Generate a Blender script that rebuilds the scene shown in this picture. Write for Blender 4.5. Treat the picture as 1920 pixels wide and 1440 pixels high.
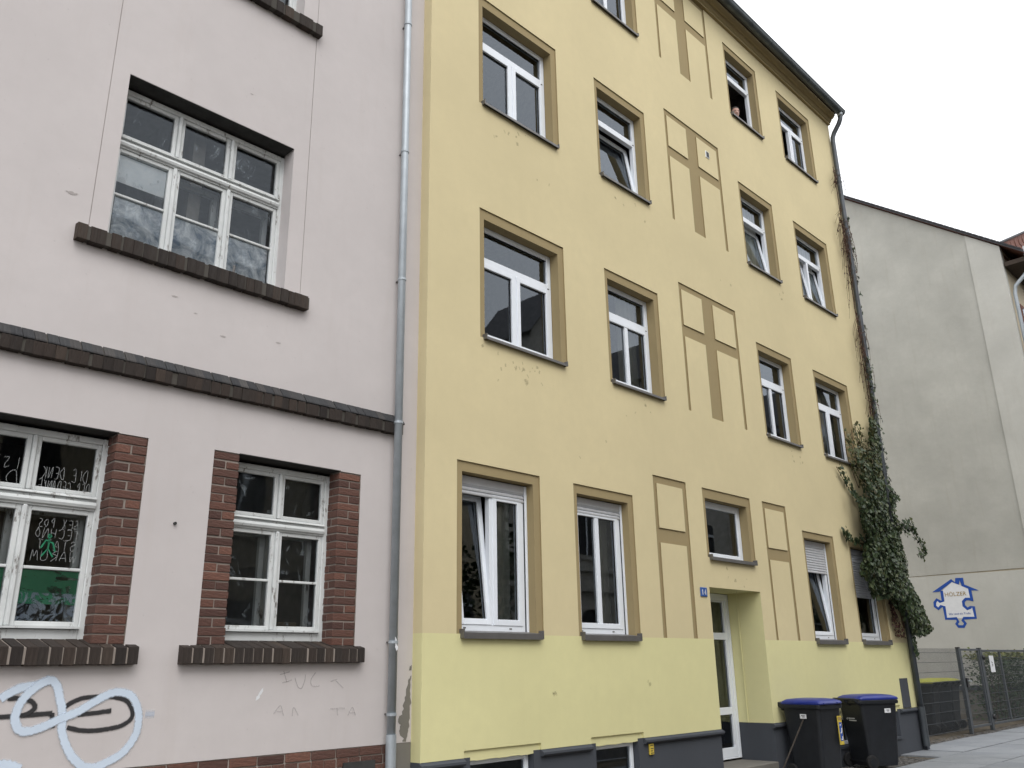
import bpy, math, random
from mathutils import Matrix, Vector, Euler
random.seed(7)
scene = bpy.context.scene
for o in list(bpy.data.objects): bpy.data.objects.remove(o)

# ------------------------------------------------------------------ camera
cam_d = bpy.data.cameras.new('camera'); cam = bpy.data.objects.new('camera', cam_d)
scene.collection.objects.link(cam); scene.camera = cam
cam_d.sensor_fit = 'HORIZONTAL'; cam_d.sensor_width = 36.0
cam_d.lens = 1616.72 / 1920 * 36.0
cam_d.clip_start = 0.05; cam_d.clip_end = 2000
_y, _p, _r = (math.radians(a) for a in (45.96833, 18.24667, -1.00228))
_f = Vector((math.sin(_y)*math.cos(_p), math.cos(_y)*math.cos(_p), math.sin(_p)))
_rt = Vector((math.cos(_y), -math.sin(_y), 0)); _u = _rt.cross(_f)
_R = math.cos(_r)*_rt + math.sin(_r)*_u; _U = -math.sin(_r)*_rt + math.cos(_r)*_u
cam.matrix_world = Matrix(((_R.x, _U.x, -_f.x, 0), (_R.y, _U.y, -_f.y, -6.6), (_R.z, _U.z, -_f.z, 1.6), (0, 0, 0, 1)))

# ------------------------------------------------------------------ sky, sun, exposure
SUN_EL, SUN_AZ = math.radians(52), math.radians(205)      # azimuth measured clockwise from +y
world = bpy.data.worlds.new('World'); scene.world = world; world.use_nodes = True
nt = world.node_tree; nt.nodes.clear()
sky = nt.nodes.new('ShaderNodeTexSky'); sky.sky_type = 'NISHITA'; sky.sun_disc = False
sky.sun_elevation = SUN_EL; sky.sun_rotation = SUN_AZ; sky.dust_density = 3.0; sky.air_density = 1.0
hs = nt.nodes.new('ShaderNodeHueSaturation'); hs.inputs['Saturation'].default_value = 0.12
mx = nt.nodes.new('ShaderNodeMix'); mx.data_type = 'RGBA'; mx.inputs[0].default_value = 0.65
mx.inputs[7].default_value = (10.9, 11.05, 11.45, 1)        # even cloud cover
bg = nt.nodes.new('ShaderNodeBackground'); bg.inputs['Strength'].default_value = 0.12
wo = nt.nodes.new('ShaderNodeOutputWorld')
nt.links.new(sky.outputs[0], hs.inputs['Color']); nt.links.new(hs.outputs[0], mx.inputs[6])
nt.links.new(mx.outputs[2], bg.inputs['Color']); nt.links.new(bg.outputs[0], wo.inputs[0])
sd = bpy.data.lights.new('sun', 'SUN'); sd.energy = 0.7; sd.angle = math.radians(35); sd.color = (1.0, 0.97, 0.93)
sun = bpy.data.objects.new('sun', sd); scene.collection.objects.link(sun)
_sdir = Vector((math.sin(SUN_AZ)*math.cos(SUN_EL), math.cos(SUN_AZ)*math.cos(SUN_EL), math.sin(SUN_EL)))
sun.rotation_euler = _sdir.to_track_quat('Z', 'Y').to_euler(); sun.location = (0, -10, 30)
vs = scene.view_settings; vs.view_transform = 'Standard'; vs.look = 'None'; vs.gamma = 1.0
vs.use_curve_mapping = False; vs.exposure = 0.62

# ------------------------------------------------------------------ helpers
COL = scene.collection
MATS = {}
def srgb(r, g, b):
    f = lambda c: (c/255/12.92) if c/255 <= .04045 else ((c/255+.055)/1.055)**2.4
    return (f(r), f(g), f(b))
class NB:
    """small node-material builder"""
    def __init__(s, name, rough=.8, metal=0, spec=.5):
        s.m = bpy.data.materials.new(name); s.m.use_nodes = True; s.t = s.m.node_tree; s.t.nodes.clear()
        s.out = s.n('ShaderNodeOutputMaterial'); s.b = s.n('ShaderNodeBsdfPrincipled')
        s.b.inputs['Roughness'].default_value = rough; s.b.inputs['Metallic'].default_value = metal
        s.b.inputs['Specular IOR Level'].default_value = spec
        s.l(s.b.outputs[0], s.out.inputs[0]); s.tc = s.n('ShaderNodeTexCoord'); MATS[name] = s.m
    def n(s, t): return s.t.nodes.new(t)
    def l(s, a, b): s.t.links.new(a, b)
    def coord(s, scale=(1, 1, 1), src='Object'):
        m = s.n('ShaderNodeMapping'); m.inputs['Scale'].default_value = scale; s.l(s.tc.outputs[src], m.inputs[0]); return m.outputs[0]
    def noise(s, scale, detail=4, rough=.55, stretch=(1, 1, 1), dist=0.0):
        n = s.n('ShaderNodeTexNoise'); n.inputs['Scale'].default_value = scale; n.inputs['Detail'].default_value = detail
        n.inputs['Roughness'].default_value = rough; n.inputs['Distortion'].default_value = dist
        s.l(s.coord(stretch), n.inputs['Vector']); return n.outputs['Fac']
    def ramp(s, fac, a, b, ca=(0, 0, 0), cb=(1, 1, 1)):
        r = s.n('ShaderNodeValToRGB'); r.color_ramp.elements[0].position = a; r.color_ramp.elements[1].position = b
        r.color_ramp.elements[0].color = (*ca, 1); r.color_ramp.elements[1].color = (*cb, 1); s.l(fac, r.inputs[0]); return r.outputs[0]
    def mix(s, fac, a, b, mode='MIX'):
        m = s.n('ShaderNodeMix'); m.data_type = 'RGBA'; m.blend_type = mode
        for v, i in ((fac, 0), (a, 6), (b, 7)):
            if hasattr(v, 'is_linked'): s.l(v, m.inputs[i])
            elif i == 0: m.inputs[0].default_value = v
            else: m.inputs[i].default_value = (*v[:3], 1)
        return m.outputs[2]
    def math(s, op, a, b=0.0):
        m = s.n('ShaderNodeMath'); m.operation = op
        for v, i in ((a, 0), (b, 1)):
            if hasattr(v, 'is_linked'): s.l(v, m.inputs[i])
            else: m.inputs[i].default_value = v
        return m.outputs[0]
    def rnd(s):
        o = s.n('ShaderNodeObjectInfo'); return o.outputs['Random']
    def color(s, c):
        if hasattr(c, 'is_linked'): s.l(c, s.b.inputs['Base Color'])
        else: s.b.inputs['Base Color'].default_value = (*c[:3], 1)
        return s
    def bump(s, h, strength=.3, dist=.01, prev=None):
        b = s.n('ShaderNodeBump'); b.inputs['Strength'].default_value = strength; b.inputs['Distance'].default_value = dist
        s.l(h, b.inputs['Height'])
        if prev is not None: s.l(prev, b.inputs['Normal'])
        s.l(b.outputs[0], s.b.inputs['Normal']); return b.outputs[0]

def plaster(name, c, dirt=(.55, .5, .44), grain=90, gs=.25, mott=.10, dirtamt=.35, lump=.35):
    k = NB(name, .92, 0, .25)
    lo = tuple(v*(1-mott) for v in c); hi = tuple(min(1, v*(1+mott*.6)) for v in c)
    base = k.mix(k.ramp(k.noise(.55, 5, .6), .32, .70), lo, hi)
    base = k.mix(k.math('MULTIPLY', k.ramp(k.noise(7, 4, .6), .35, .75), .35), base, tuple(v*.90 for v in c))
    streak = k.math('MULTIPLY', k.ramp(k.noise(2.2, 6, .62, (3.0, 3.0, .22)), .55, .85), dirtamt)
    base = k.mix(streak, base, tuple(c[i]*dirt[i]*1.3 for i in range(3)))
    speck = k.math('MULTIPLY', k.ramp(k.noise(26, 2, .5), .72, .80), .35)
    base = k.mix(speck, base, tuple(v*.72 for v in c))
    k.color(base)
    p = k.bump(k.noise(1.6, 4, .5), lump, .03)
    k.bump(k.noise(grain, 3, .6), gs, .004, p)
    return k.m
def simple(name, c, rough=.6, metal=0, spec=.5, var=.0, bump=0, bscale=60, scale=9):
    k = NB(name, rough, metal, spec)
    if var: k.color(k.mix(k.ramp(k.noise(scale, 5, .6), .3, .7), tuple(v*(1-var) for v in c), tuple(min(1, v*(1+var*.6)) for v in c)))
    else: k.color(c)
    if bump: k.bump(k.noise(bscale, 3, .6), bump, .003)
    return k.m

plaster('pink_plaster', (.565, .526, .516), mott=.07, dirtamt=.16, grain=120, gs=.12, lump=.30)
plaster('yellow_plaster', (.665, .575, .35), mott=.07, dirtamt=.07, grain=110, gs=.35, lump=.12)
plaster('light_yellow_plaster', (.71, .672, .365), mott=.06, dirtamt=.07, grain=110, gs=.35, lump=.12)
plaster('brown_plaster', (.335, .265, .142), mott=.06, dirtamt=.15, grain=110, gs=.3, lump=.1)
plaster('grey_gable_plaster', (.44, .435, .395), mott=.17, dirtamt=.35, grain=60, gs=.3, lump=.5)
plaster('pale_gable_plaster', (.50, .495, .455), mott=.10, dirtamt=.25, grain=60, gs=.3, lump=.4)
plaster('plinth_paint', (.068, .075, .088), mott=.12, dirtamt=.3, grain=70, gs=.3, lump=.2)
plaster('exposed_render', (.19, .18, .16), mott=.2, dirtamt=.4, grain=60, gs=.6, lump=.5)
plaster('mortar', (.33, .285, .25), mott=.2, dirtamt=.4, grain=90, gs=.6, lump=.2)
plaster('dark_mortar', (.085, .078, .068), mott=.25, dirtamt=.4, grain=90, gs=.6, lump=.2)
plaster('chip', (.40, .365, .35), mott=.15, dirtamt=.2, grain=60, gs=.6, lump=.3)
plaster('opposite_stone', (.52, .50, .45), mott=.15, dirtamt=.4, lump=.2)
plaster('opposite_ochre', (.48, .42, .31), mott=.15, dirtamt=.4, lump=.2)
simple('pvc', (.79, .83, .88), .35, 0, .5, .03)
simple('shutter_grey', (.55, .56, .58), .5, 0, .4, .06)
simple('gasket', (.02, .02, .022), .6)
simple('sill_metal', (.17, .165, .16), .45, .5, .5, .12)
simple('zinc', (.40, .44, .47), .48, .35, .5, .14, scale=6)
simple('dark_pipe', (.075, .085, .095), .42, .3, .5, .25, scale=5)
simple('gutter_metal', (.09, .105, .11), .45, .5, .5, .3, scale=4)
simple('room', (.27, .255, .235), .9, 0, .2, .2)
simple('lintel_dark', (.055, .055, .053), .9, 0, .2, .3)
simple('curtain', (.72, .72, .68), .95, 0, .1, .06)
simple('bin_body', (.014, .016, .020), .5, 0, .4, .2, .15, 150)
simple('bin_lid', (.016, .030, .21), .38, 0, .5, .15)
simple('yellow_lid', (.42, .42, .06), .5, 0, .4, .15)
simple('tyre', (.012, .012, .013), .8)
simple('paper', (.75, .76, .78), .8, 0, .2, .03)
simple('ink', (.03, .03, .04), .8)
simple('logo_blue', (.028, .085, .36), .8, 0, .2, .12)
simple('logo_gold', (.36, .25, .10), .8, 0, .2, .1)
simple('white_paint', (.74, .75, .77), .8, 0, .2, .05)
simple('yellow_sticker', (.62, .47, .07), .5, 0, .4, .08)
simple('sign_blue', (.03, .10, .34), .35, 0, .5, .05)
simple('fence_paint', (.075, .085, .095), .5, .2, .5, .15)
simple('roof_tile', (.17, .075, .055), .85, 0, .3, .35, .3, 20)
simple('slate', (.055, .055, .06), .7, 0, .3, .3, .3, 20)
simple('soffit_brown', (.06, .045, .035), .8, 0, .3, .2)
simple('asphalt', (.05, .05, .052), .9, 0, .3, .25, .5, 60)
simple('earth', (.10, .085, .065), .95, 0, .2, .35, .6, 20)
simple('wood_stick', (.05, .042, .036), .8, 0, .2, .2)
simple('bark', (.09, .07, .05), .9, 0, .2, .3, .5, 30)
simple('vine_stem', (.085, .05, .034), .9, 0, .2, .3)
simple('skin', (.50, .30, .235), .55, 0, .4, .06)
simple('hair', (.03, .022, .018), .7)
simple('dark_cloth', (.012, .013, .018), .95, 0, .1)
simple('chrome_black', (.02, .02, .022), .4)

def brick_mat(name, base, spread, grey):
    k = NB(name, .88, 0, .3)
    a, b, c = base
    r = k.rnd()
    col = k.n('ShaderNodeValToRGB'); cr = col.color_ramp; cr.interpolation = 'LINEAR'
    cr.elements[0].position = 0; cr.elements[0].color = (a*.62, b*.62, c*.66, 1)
    cr.elements[1].position = 1; cr.elements[1].color = (a*1.35*spread, b*1.25*spread, c*1.15*spread, 1)
    e = cr.elements.new(.45); e.color = (a, b, c, 1); e = cr.elements.new(.8); e.color = (a*1.1, b*1.0, c*.95, 1)
    k.l(r, col.inputs[0])
    o = k.mix(k.math('MULTIPLY', k.ramp(k.noise(1.7, 6, .65), .52, .75), .55), col.outputs[0], grey)
    o = k.mix(k.math('MULTIPLY', k.ramp(k.noise(6, 4, .6), .35, .7), .45), o, tuple(v*.5 for v in base))
    k.color(o); k.bump(k.noise(5, 6, .7), .8, .02); return k.m
brick_mat('red_brick', (.142, .074, .058), 1.15, (.17, .13, .11))
brick_mat('clinker', (.046, .037, .032), 1.2, (.075, .068, .06))
brick_mat('slate_clinker', (.055, .056, .058), 1.2, (.085, .085, .085))

def old_paint():
    k = NB('old_white_paint', .55, 0, .4)
    c = k.mix(k.ramp(k.noise(3, 5, .6), .3, .75), (.54, .56, .555), (.70, .72, .715))
    c = k.mix(k.ramp(k.noise(14, 8, .75, (1, 1, .35)), .575, .65), c, (.16, .145, .13))
    k.color(c); k.bump(k.noise(40, 5, .7, (1, 1, .4)), .4, .004)
old_paint()

def glass(name, ior=1.75, wave=.0, wscale=2.0, tint=(.82, .86, .85)):
    m = bpy.data.materials.new(name); m.use_nodes = True; t = m.node_tree; t.nodes.clear(); MATS[name] = m
    o = t.nodes.new('ShaderNodeOutputMaterial'); tr = t.nodes.new('ShaderNodeBsdfTransparent'); tr.inputs[0].default_value = (*tint, 1)
    gl = t.nodes.new('ShaderNodeBsdfGlossy'); gl.inputs['Roughness'].default_value = .012; gl.inputs['Color'].default_value = (.84, .92, 1, 1)
    fr = t.nodes.new('ShaderNodeFresnel'); fr.inputs['IOR'].default_value = ior
    mxs = t.nodes.new('ShaderNodeMixShader')
    t.links.new(fr.outputs[0], mxs.inputs[0]); t.links.new(tr.outputs[0], mxs.inputs[1]); t.links.new(gl.outputs[0], mxs.inputs[2]); t.links.new(mxs.outputs[0], o.inputs[0])
    if wave:
        tc = t.nodes.new('ShaderNodeTexCoord'); n = t.nodes.new('ShaderNodeTexNoise'); n.inputs['Scale'].default_value = wscale; n.inputs['Detail'].default_value = 1
        b = t.nodes.new('ShaderNodeBump'); b.inputs['Strength'].default_value = wave; b.inputs['Distance'].default_value = .01
        t.links.new(tc.outputs['Object'], n.inputs['Vector']); t.links.new(n.outputs[0], b.inputs['Height']); t.links.new(b.outputs[0], gl.inputs['Normal'])
glass('glass', 1.9, .05, 1.5)
glass('old_glass', 1.5, .25, 2.5, (.88, .90, .90))

def film(name, c, lo, hi, scale, stretch=(1, 1, 1), c2=None, dist=0.0, base=0.0, detail=8):
    """patchy paint / whitewash smeared on glass, and painted sheen: real partial coverage"""
    k = NB(name, .7, 0, .3)
    f = k.ramp(k.noise(scale, detail, .68, stretch, dist), lo, hi)
    if base: f = k.math('MAXIMUM', f, base)
    k.color(k.mix(k.ramp(k.noise(5, 6, .7, (1, 1, 1), 1.5), .35, .62), c, c2 or c))
    tr = k.n('ShaderNodeBsdfTransparent'); ms = k.n('ShaderNodeMixShader')
    k.l(f, ms.inputs[0]); k.l(tr.outputs[0], ms.inputs[1]); k.l(k.b.outputs[0], ms.inputs[2]); k.l(ms.outputs[0], k.out.inputs[0])
film('whitewash', (.24, .30, .38), .34, .58, 7.5, (1.5, 1, .7), (.96, .97, .98), 1.4, .85)
film('torn_paper', (.80, .83, .85), .40, .46, 1.6, (1, 1, 1), (.95, .95, .95), .6, .85, 4)
film('smear_sheen', (.50, .54, .57), .56, .78, 6, (1, 1, .8), (.7, .75, .8), 1.0, .05)  # smears on the upper panes; painted reflection sheen on the ground right panes
film('green_paint', (.03, .20, .105), .36, .42, 3.2, (.55, 1, 1.6), (.045, .24, .13), 2.0)
film('white_swirl', (.36, .42, .50), .46, .56, 6, (1.3, 1, 1), (.50, .56, .62), 3.5, 0, 3)
def sprayed(name, c, soft=.28, grain=55, thin=1.0):
    """spray paint: opaque core, speckled soft edge (coverage falls off towards the stroke's rim)"""
    k = NB(name, .75, 0, .3)
    uv = k.n('ShaderNodeUVMap'); sp = k.n('ShaderNodeSeparateXYZ'); k.l(uv.outputs[0], sp.inputs[0])
    d = k.math('ABSOLUTE', k.math('SUBTRACT', sp.outputs[1], .5))
    d = k.math('MULTIPLY', d, 2.0)
    d = k.math('ADD', d, k.math('MULTIPLY', k.math('SUBTRACT', k.noise(grain, 3, .7), .5), .55))
    f = k.ramp(d, 1-soft-.12, 1-.05, (1, 1, 1), (0, 0, 0)); f = k.math('MULTIPLY', f, thin)
    k.color(k.mix(k.ramp(k.noise(4, 4), .3, .7), tuple(v*.93 for v in c), c))
    tr = k.n('ShaderNodeBsdfTransparent'); ms = k.n('ShaderNodeMixShader')
    k.l(f, ms.inputs[0]); k.l(tr.outputs[0], ms.inputs[1]); k.l(k.b.outputs[0], ms.inputs[2]); k.l(ms.outputs[0], k.out.inputs[0])
sprayed('spray_white', (.60, .69, .80)); sprayed('spray_black', (.035, .034, .036), .35)
sprayed('spray_smudge', (.58, .66, .78), .7, 40, .5); sprayed('pencil', (.36, .34, .34), .6, 30, .38)
sprayed('chalk', (.58, .60, .60), .5, 60, .48); sprayed('green_marker', (.02, .22, .11), .3, 60, .9)
sprayed('soot', (.20, .17, .11), .9, 14, .30)

def leafmat(name, cols, transl=.25):
    k = NB(name, .5, 0, .4)
    g = k.n('ShaderNodeNewGeometry')
    r = k.n('ShaderNodeValToRGB'); cr = r.color_ramp
    cr.elements[0].color = (*cols[0], 1); cr.elements[1].color = (*cols[-1], 1)
    for i, c in enumerate(cols[1:-1]): e = cr.elements.new((i+1)/(len(cols)-1)); e.color = (*c, 1)
    k.l(g.outputs['Random Per Island'], r.inputs[0]); k.color(r.outputs[0])
leafmat('ivy_leaf', [(.014, .028, .010), (.022, .040, .015), (.034, .056, .020), (.050, .070, .028), (.075, .085, .035)])
leafmat('ivy_young', [(.07, .08, .025), (.09, .085, .03), (.05, .07, .02)])
leafmat('dead_leaf', [(.045, .018, .014), (.085, .032, .022), (.06, .035, .022)])
leafmat('hedge_leaf', [(.02, .045, .015), (.035, .07, .02), (.06, .095, .025)])
leafmat('hedge_top_leaf', [(.16, .17, .04), (.12, .15, .04), (.22, .20, .05)])
leafmat('tree_leaf', [(.02, .045, .014), (.03, .06, .02), (.045, .075, .025)])

def cobble_mat():
    k = NB('cobble', .85, 0, .3)
    g = k.n('ShaderNodeNewGeometry')
    k.color(k.mix(g.outputs['Random Per Island'], (.07, .068, .065), (.20, .19, .18))); k.bump(k.noise(30, 4), .5, .01)
cobble_mat()
def slab_mat():
    k = NB('granite_slab', .62, 0, .45)
    c = k.mix(k.rnd(), (.17, .185, .205), (.25, .265, .285))
    c = k.mix(k.math('MULTIPLY', k.ramp(k.noise(1.3, 6, .65), .45, .75), .6), c, (.33, .345, .37))
    c = k.mix(k.ramp(k.noise(9, 5, .6), .60, .72), c, (.12, .125, .13))
    k.color(c); k.bump(k.noise(60, 4), .3, .004)
slab_mat()

class MB:
    def __init__(s): s.v = []; s.f = []; s.uv = None; s.fm = []
    def quad(s, a, b, c, d):
        i = len(s.v); s.v += [a, b, c, d]; s.f.append((i, i+1, i+2, i+3))
    def box(s, x0, x1, y0, y1, z0, z1, M=None):
        i = len(s.v)
        p = [(x0, y0, z0), (x1, y0, z0), (x1, y1, z0), (x0, y1, z0), (x0, y0, z1), (x1, y0, z1), (x1, y1, z1), (x0, y1, z1)]
        if M is not None: p = [tuple(M @ Vector(q)) for q in p]
        s.v += p
        s.f += [tuple(i+k for k in q) for q in ((0, 3, 2, 1), (4, 5, 6, 7), (0, 1, 5, 4), (1, 2, 6, 5), (2, 3, 7, 6), (3, 0, 4, 7))]
        return s
    def prism(s, poly, a0, a1, axis='x'):
        """extrude a 2-D polygon: axis x -> poly (y,z); axis y -> poly (x,z); axis z -> poly (x,y)"""
        n = len(poly); i = len(s.v)
        mk = {'x': lambda p, a: (a, p[0], p[1]), 'y': lambda p, a: (p[0], a, p[1]), 'z': lambda p, a: (p[0], p[1], a)}[axis]
        s.v += [mk(p, a0) for p in poly] + [mk(p, a1) for p in poly]
        s.f += [(i+k, i+(k+1) % n, i+n+(k+1) % n, i+n+k) for k in range(n)]
        s.f += [tuple(i+k for k in range(n))[::-1], tuple(i+n+k for k in range(n))]
        return s
    def tube(s, pts, r, seg=10, caps=True, taper=None):
        pts = [Vector(p) for p in pts]; i0 = len(s.v); n = len(pts); up = Vector((.13, .21, 1)).normalized()
        for k, p in enumerate(pts):
            d = (pts[min(k+1, n-1)] - pts[max(k-1, 0)]).normalized()
            a = d.cross(up)
            if a.length < .05: a = d.cross(Vector((1, 0, 0)))
            a.normalize(); b = a.cross(d); rr = r if taper is None else r + (taper-r)*k/max(1, n-1)
            for j in range(seg):
                t = 2*math.pi*j/seg; s.v.append(tuple(p + rr*(math.cos(t)*a + math.sin(t)*b)))
        for k in range(n-1):
            for j in range(seg):
                s.f.append((i0+k*seg+j, i0+k*seg+(j+1) % seg, i0+(k+1)*seg+(j+1) % seg, i0+(k+1)*seg+j))
        if caps: s.f += [tuple(i0+j for j in range(seg)), tuple(i0+(n-1)*seg+j for j in range(seg))[::-1]]
        return s
    def mesh(s, name, mat, smooth=False):
        me = bpy.data.meshes.new(name); me.from_pydata(s.v, [], s.f)
        if s.uv:
            l = me.uv_layers.new(name='UVMap')
            for lp in me.loops: l.data[lp.index].uv = s.uv[lp.vertex_index]
        for m in (mat if isinstance(mat, (list, tuple)) else [mat]): me.materials.append(MATS[m])
        if s.fm:
            for p, k in zip(me.polygons, s.fm): p.material_index = k
        if smooth:
            for p in me.polygons: p.use_smooth = True
        me.update(); return me
    def build(s, name, mat, parent=None, smooth=False, bevel=0, fix=True):
        me = s.mesh(name, mat, smooth)
        if fix:
            import bmesh
            bm = bmesh.new(); bm.from_mesh(me); bmesh.ops.recalc_face_normals(bm, faces=bm.faces); bm.to_mesh(me); bm.free()
        o = bpy.data.objects.new(name, me); COL.objects.link(o); setp(o, parent)
        if bevel:
            b = o.modifiers.new('bevel', 'BEVEL'); b.width = bevel; b.segments = 1; b.limit_method = 'ANGLE'; b.angle_limit = math.radians(40)
        return o
WORLD = {}
def setp(o, parent):
    if parent is None: return
    o.parent = parent
    if parent.name in WORLD: o.matrix_parent_inverse = WORLD[parent.name].inverted()
def thing(name, label, cat, loc=(0, 0, 0), rz=0, group=None):
    o = bpy.data.objects.new(name, None); COL.objects.link(o); o.location = loc; o.rotation_euler = (0, 0, rz); o.empty_display_size = .2
    return tag(o, label, cat, group)
def base(name, label, cat, loc=(0, 0, 0), group=None):
    """thing whose parts are modelled in world coordinates"""
    o = thing(name, label, cat, loc, 0, group); WORLD[o.name] = Matrix.Translation(loc); return o
def tag(o, label, cat, group=None):
    o['label'] = label; o['category'] = cat
    if group: o['group'] = group
    return o
def struct(o): o['kind'] = 'structure'; return o
def stuff(o): o['kind'] = 'stuff'; return o
def inst(name, mesh, loc, rot=(0, 0, 0), scale=(1, 1, 1), parent=None):
    o = bpy.data.objects.new(name, mesh); COL.objects.link(o); o.location = loc; o.rotation_euler = rot; o.scale = scale; setp(o, parent); return o

def relief_wall(parent, x0, x1, z0, z1, Y, rects, groups):
    """wall front as a relief: rects (xa,xb,za,zb,depth,hole,group); steps between depths become reveals of the deeper piece"""
    xs = sorted({x0, x1, *[r[0] for r in rects], *[r[1] for r in rects]}); zs = sorted({z0, z1, *[r[2] for r in rects], *[r[3] for r in rects]})
    xs = [x for x in xs if x0 <= x <= x1]; zs = [z for z in zs if z0 <= z <= z1]
    nx, nz = len(xs)-1, len(zs)-1
    cell = [[(0.0, False, 'wall')]*nz for _ in range(nx)]
    for (xa, xb, za, zb, d, h, g) in rects:
        for i in range(nx):
            if xs[i] >= xa-1e-6 and xs[i+1] <= xb+1e-6:
                for j in range(nz):
                    if zs[j] >= za-1e-6 and zs[j+1] <= zb+1e-6: cell[i][j] = (d, h, g)
    out = {}
    def mb(g): return out.setdefault(g, MB())
    for i in range(nx):
        for j in range(nz):
            d, h, g = cell[i][j]; xa, xb, za, zb = xs[i], xs[i+1], zs[j], zs[j+1]
            if not h: mb(g).quad((xa, Y+d, za), (xb, Y+d, za), (xb, Y+d, zb), (xa, Y+d, zb))
            if i+1 < nx:
                d2, h2, g2 = cell[i+1][j]
                if abs(d-d2) > 1e-6: mb(g if d > d2 else g2).quad((xb, Y+d, za), (xb, Y+d2, za), (xb, Y+d2, zb), (xb, Y+d, zb))
            if j+1 < nz:
                d2, h2, g2 = cell[i][j+1]
                if abs(d-d2) > 1e-6: mb(g if d > d2 else g2).quad((xa, Y+d, zb), (xb, Y+d, zb), (xb, Y+d2, zb), (xa, Y+d2, zb))
    res = {}
    for g, m in out.items():
        name, mat = groups[g]; res[g] = m.build(name, mat, parent, fix=False)
    return res

def catmull(pts, n=6):
    P = [pts[0]] + list(pts) + [pts[-1]]; out = []
    for i in range(1, len(P)-2):
        p0, p1, p2, p3 = (Vector(p) for p in P[i-1:i+3])
        for k in range(n):
            t = k/n; out.append(.5*((2*p1) + (-p0+p2)*t + (2*p0-5*p1+4*p2-p3)*t*t + (-p0+3*p1-3*p2+p3)*t**3))
    out.append(Vector(P[-2])); return out
def ribbons(name, strokes, w, mat, parent, put, smooth=True, lift=0.0006, n=6):
    """painted strokes: flat ribbons with UV v across; put(p2d, k) -> 3-D"""
    m = MB(); m.uv = []
    for si, st in enumerate(strokes):
        q = catmull(st, n) if smooth else [Vector(p) for p in st]
        for k, p in enumerate(q):
            d = (q[min(k+1, len(q)-1)] - q[max(k-1, 0)]); d = d.normalized() if d.length > 0 else Vector((1, 0))
            nrm = Vector((-d.y, d.x)); e = .5*w
            i = len(m.v); kk = si*lift + .0022*k/len(q); m.v += [put(p + nrm*e, kk), put(p - nrm*e, kk)]; m.uv += [(k/len(q), 0), (k/len(q), 1)]
            if k: m.f.append((i-2, i-1, i+1, i))
    return m.build(name, mat, parent, fix=False)

FONT = {
 'A': [[(0, 0), (.4, 1), (.8, 0)], [(.15, .4), (.65, .4)]], 'B': [[(0, 0), (0, 1), (.6, .8), (0, .5), (.7, .25), (0, 0)]],
 'C': [[(.7, .9), (.2, 1), (0, .5), (.2, 0), (.7, .1)]], 'D': [[(0, 0), (0, 1), (.5, .9), (.75, .5), (.5, .1), (0, 0)]],
 'E': [[(.65, 1), (0, 1), (0, 0), (.65, 0)], [(0, .5), (.5, .5)]], 'G': [[(.7, .9), (.2, 1), (0, .5), (.2, 0), (.7, .1), (.7, .45), (.4, .45)]],
 'H': [[(0, 0), (0, 1)], [(.7, 0), (.7, 1)], [(0, .5), (.7, .5)]], 'I': [[(0, 0), (0, 1)]], 'K': [[(0, 0), (0, 1)], [(.65, 1), (0, .5), (.7, 0)]],
 'M': [[(0, 0), (.1, 1), (.4, .3), (.7, 1), (.8, 0)]], 'N': [[(0, 0), (0, 1), (.7, 0), (.7, 1)]], 'O': [[(.35, 1), (0, .5), (.35, 0), (.7, .5), (.35, 1)]],
 'P': [[(0, 0), (0, 1), (.6, .85), (.6, .6), (0, .5)]], 'R': [[(0, 0), (0, 1), (.6, .8), (0, .5), (.65, 0)]], 'S': [[(.6, .9), (.2, 1), (.05, .7), (.6, .35), (.5, .05), (0, .1)]],
 'T': [[(0, 1), (.75, 1)], [(.37, 1), (.37, 0)]], 'U': [[(0, 1), (.05, .2), (.35, 0), (.65, .2), (.7, 1)]], 'W': [[(0, 1), (.2, 0), (.4, .7), (.6, 0), (.8, 1)]],
 'X': [[(0, 1), (.7, 0)], [(.7, 1), (0, 0)]], '1': [[(0, .7), (.3, 1), (.3, 0)]], '4': [[(.5, 0), (.5, 1), (0, .3), (.75, .3)]], ' ': [], }
def strokes_text(txt, x, z, h, w, mirror=False, jit=.09, rnd=random):
    """lettering as strokes inside the box x..x+w"""
    adv = w/len(txt); out = []
    for i, ch in enumerate(txt):
        for st in FONT[ch]:
            s = []
            for (a, b) in st:
                a = a*.85*adv + i*adv + rnd.uniform(-jit, jit)*adv; b = b*h + rnd.uniform(-jit, jit)*h
                s.append((x + (w-a if mirror else a), z+b))
            out.append(s)
    return out
def leaf_cloud(mb, pts, size, rnd, flat=None, aspect=.9):
    for p in pts:
        s = size*rnd.uniform(.6, 1.25); e = Euler((rnd.uniform(-.9, .9), rnd.uniform(-.9, .9), rnd.uniform(0, 6.28)))
        if flat: e = Euler((math.radians(90)+rnd.uniform(-.8, .5), rnd.uniform(-.7, .7), rnd.uniform(-.7, .7)))
        R = e.to_matrix(); i = len(mb.v); c = Vector(p)
        for q in ((0, -.55, 0), (.5*aspect, -.1, .12), (.28*aspect, .30, .06), (0, .6, 0), (-.28*aspect, .30, .06), (-.5*aspect, -.1, .12)):
            mb.v.append(tuple(c + R @ (Vector(q)*s)))
        mb.f += [(i, i+1, i+2, i+3), (i, i+3, i+4, i+5)]

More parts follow.
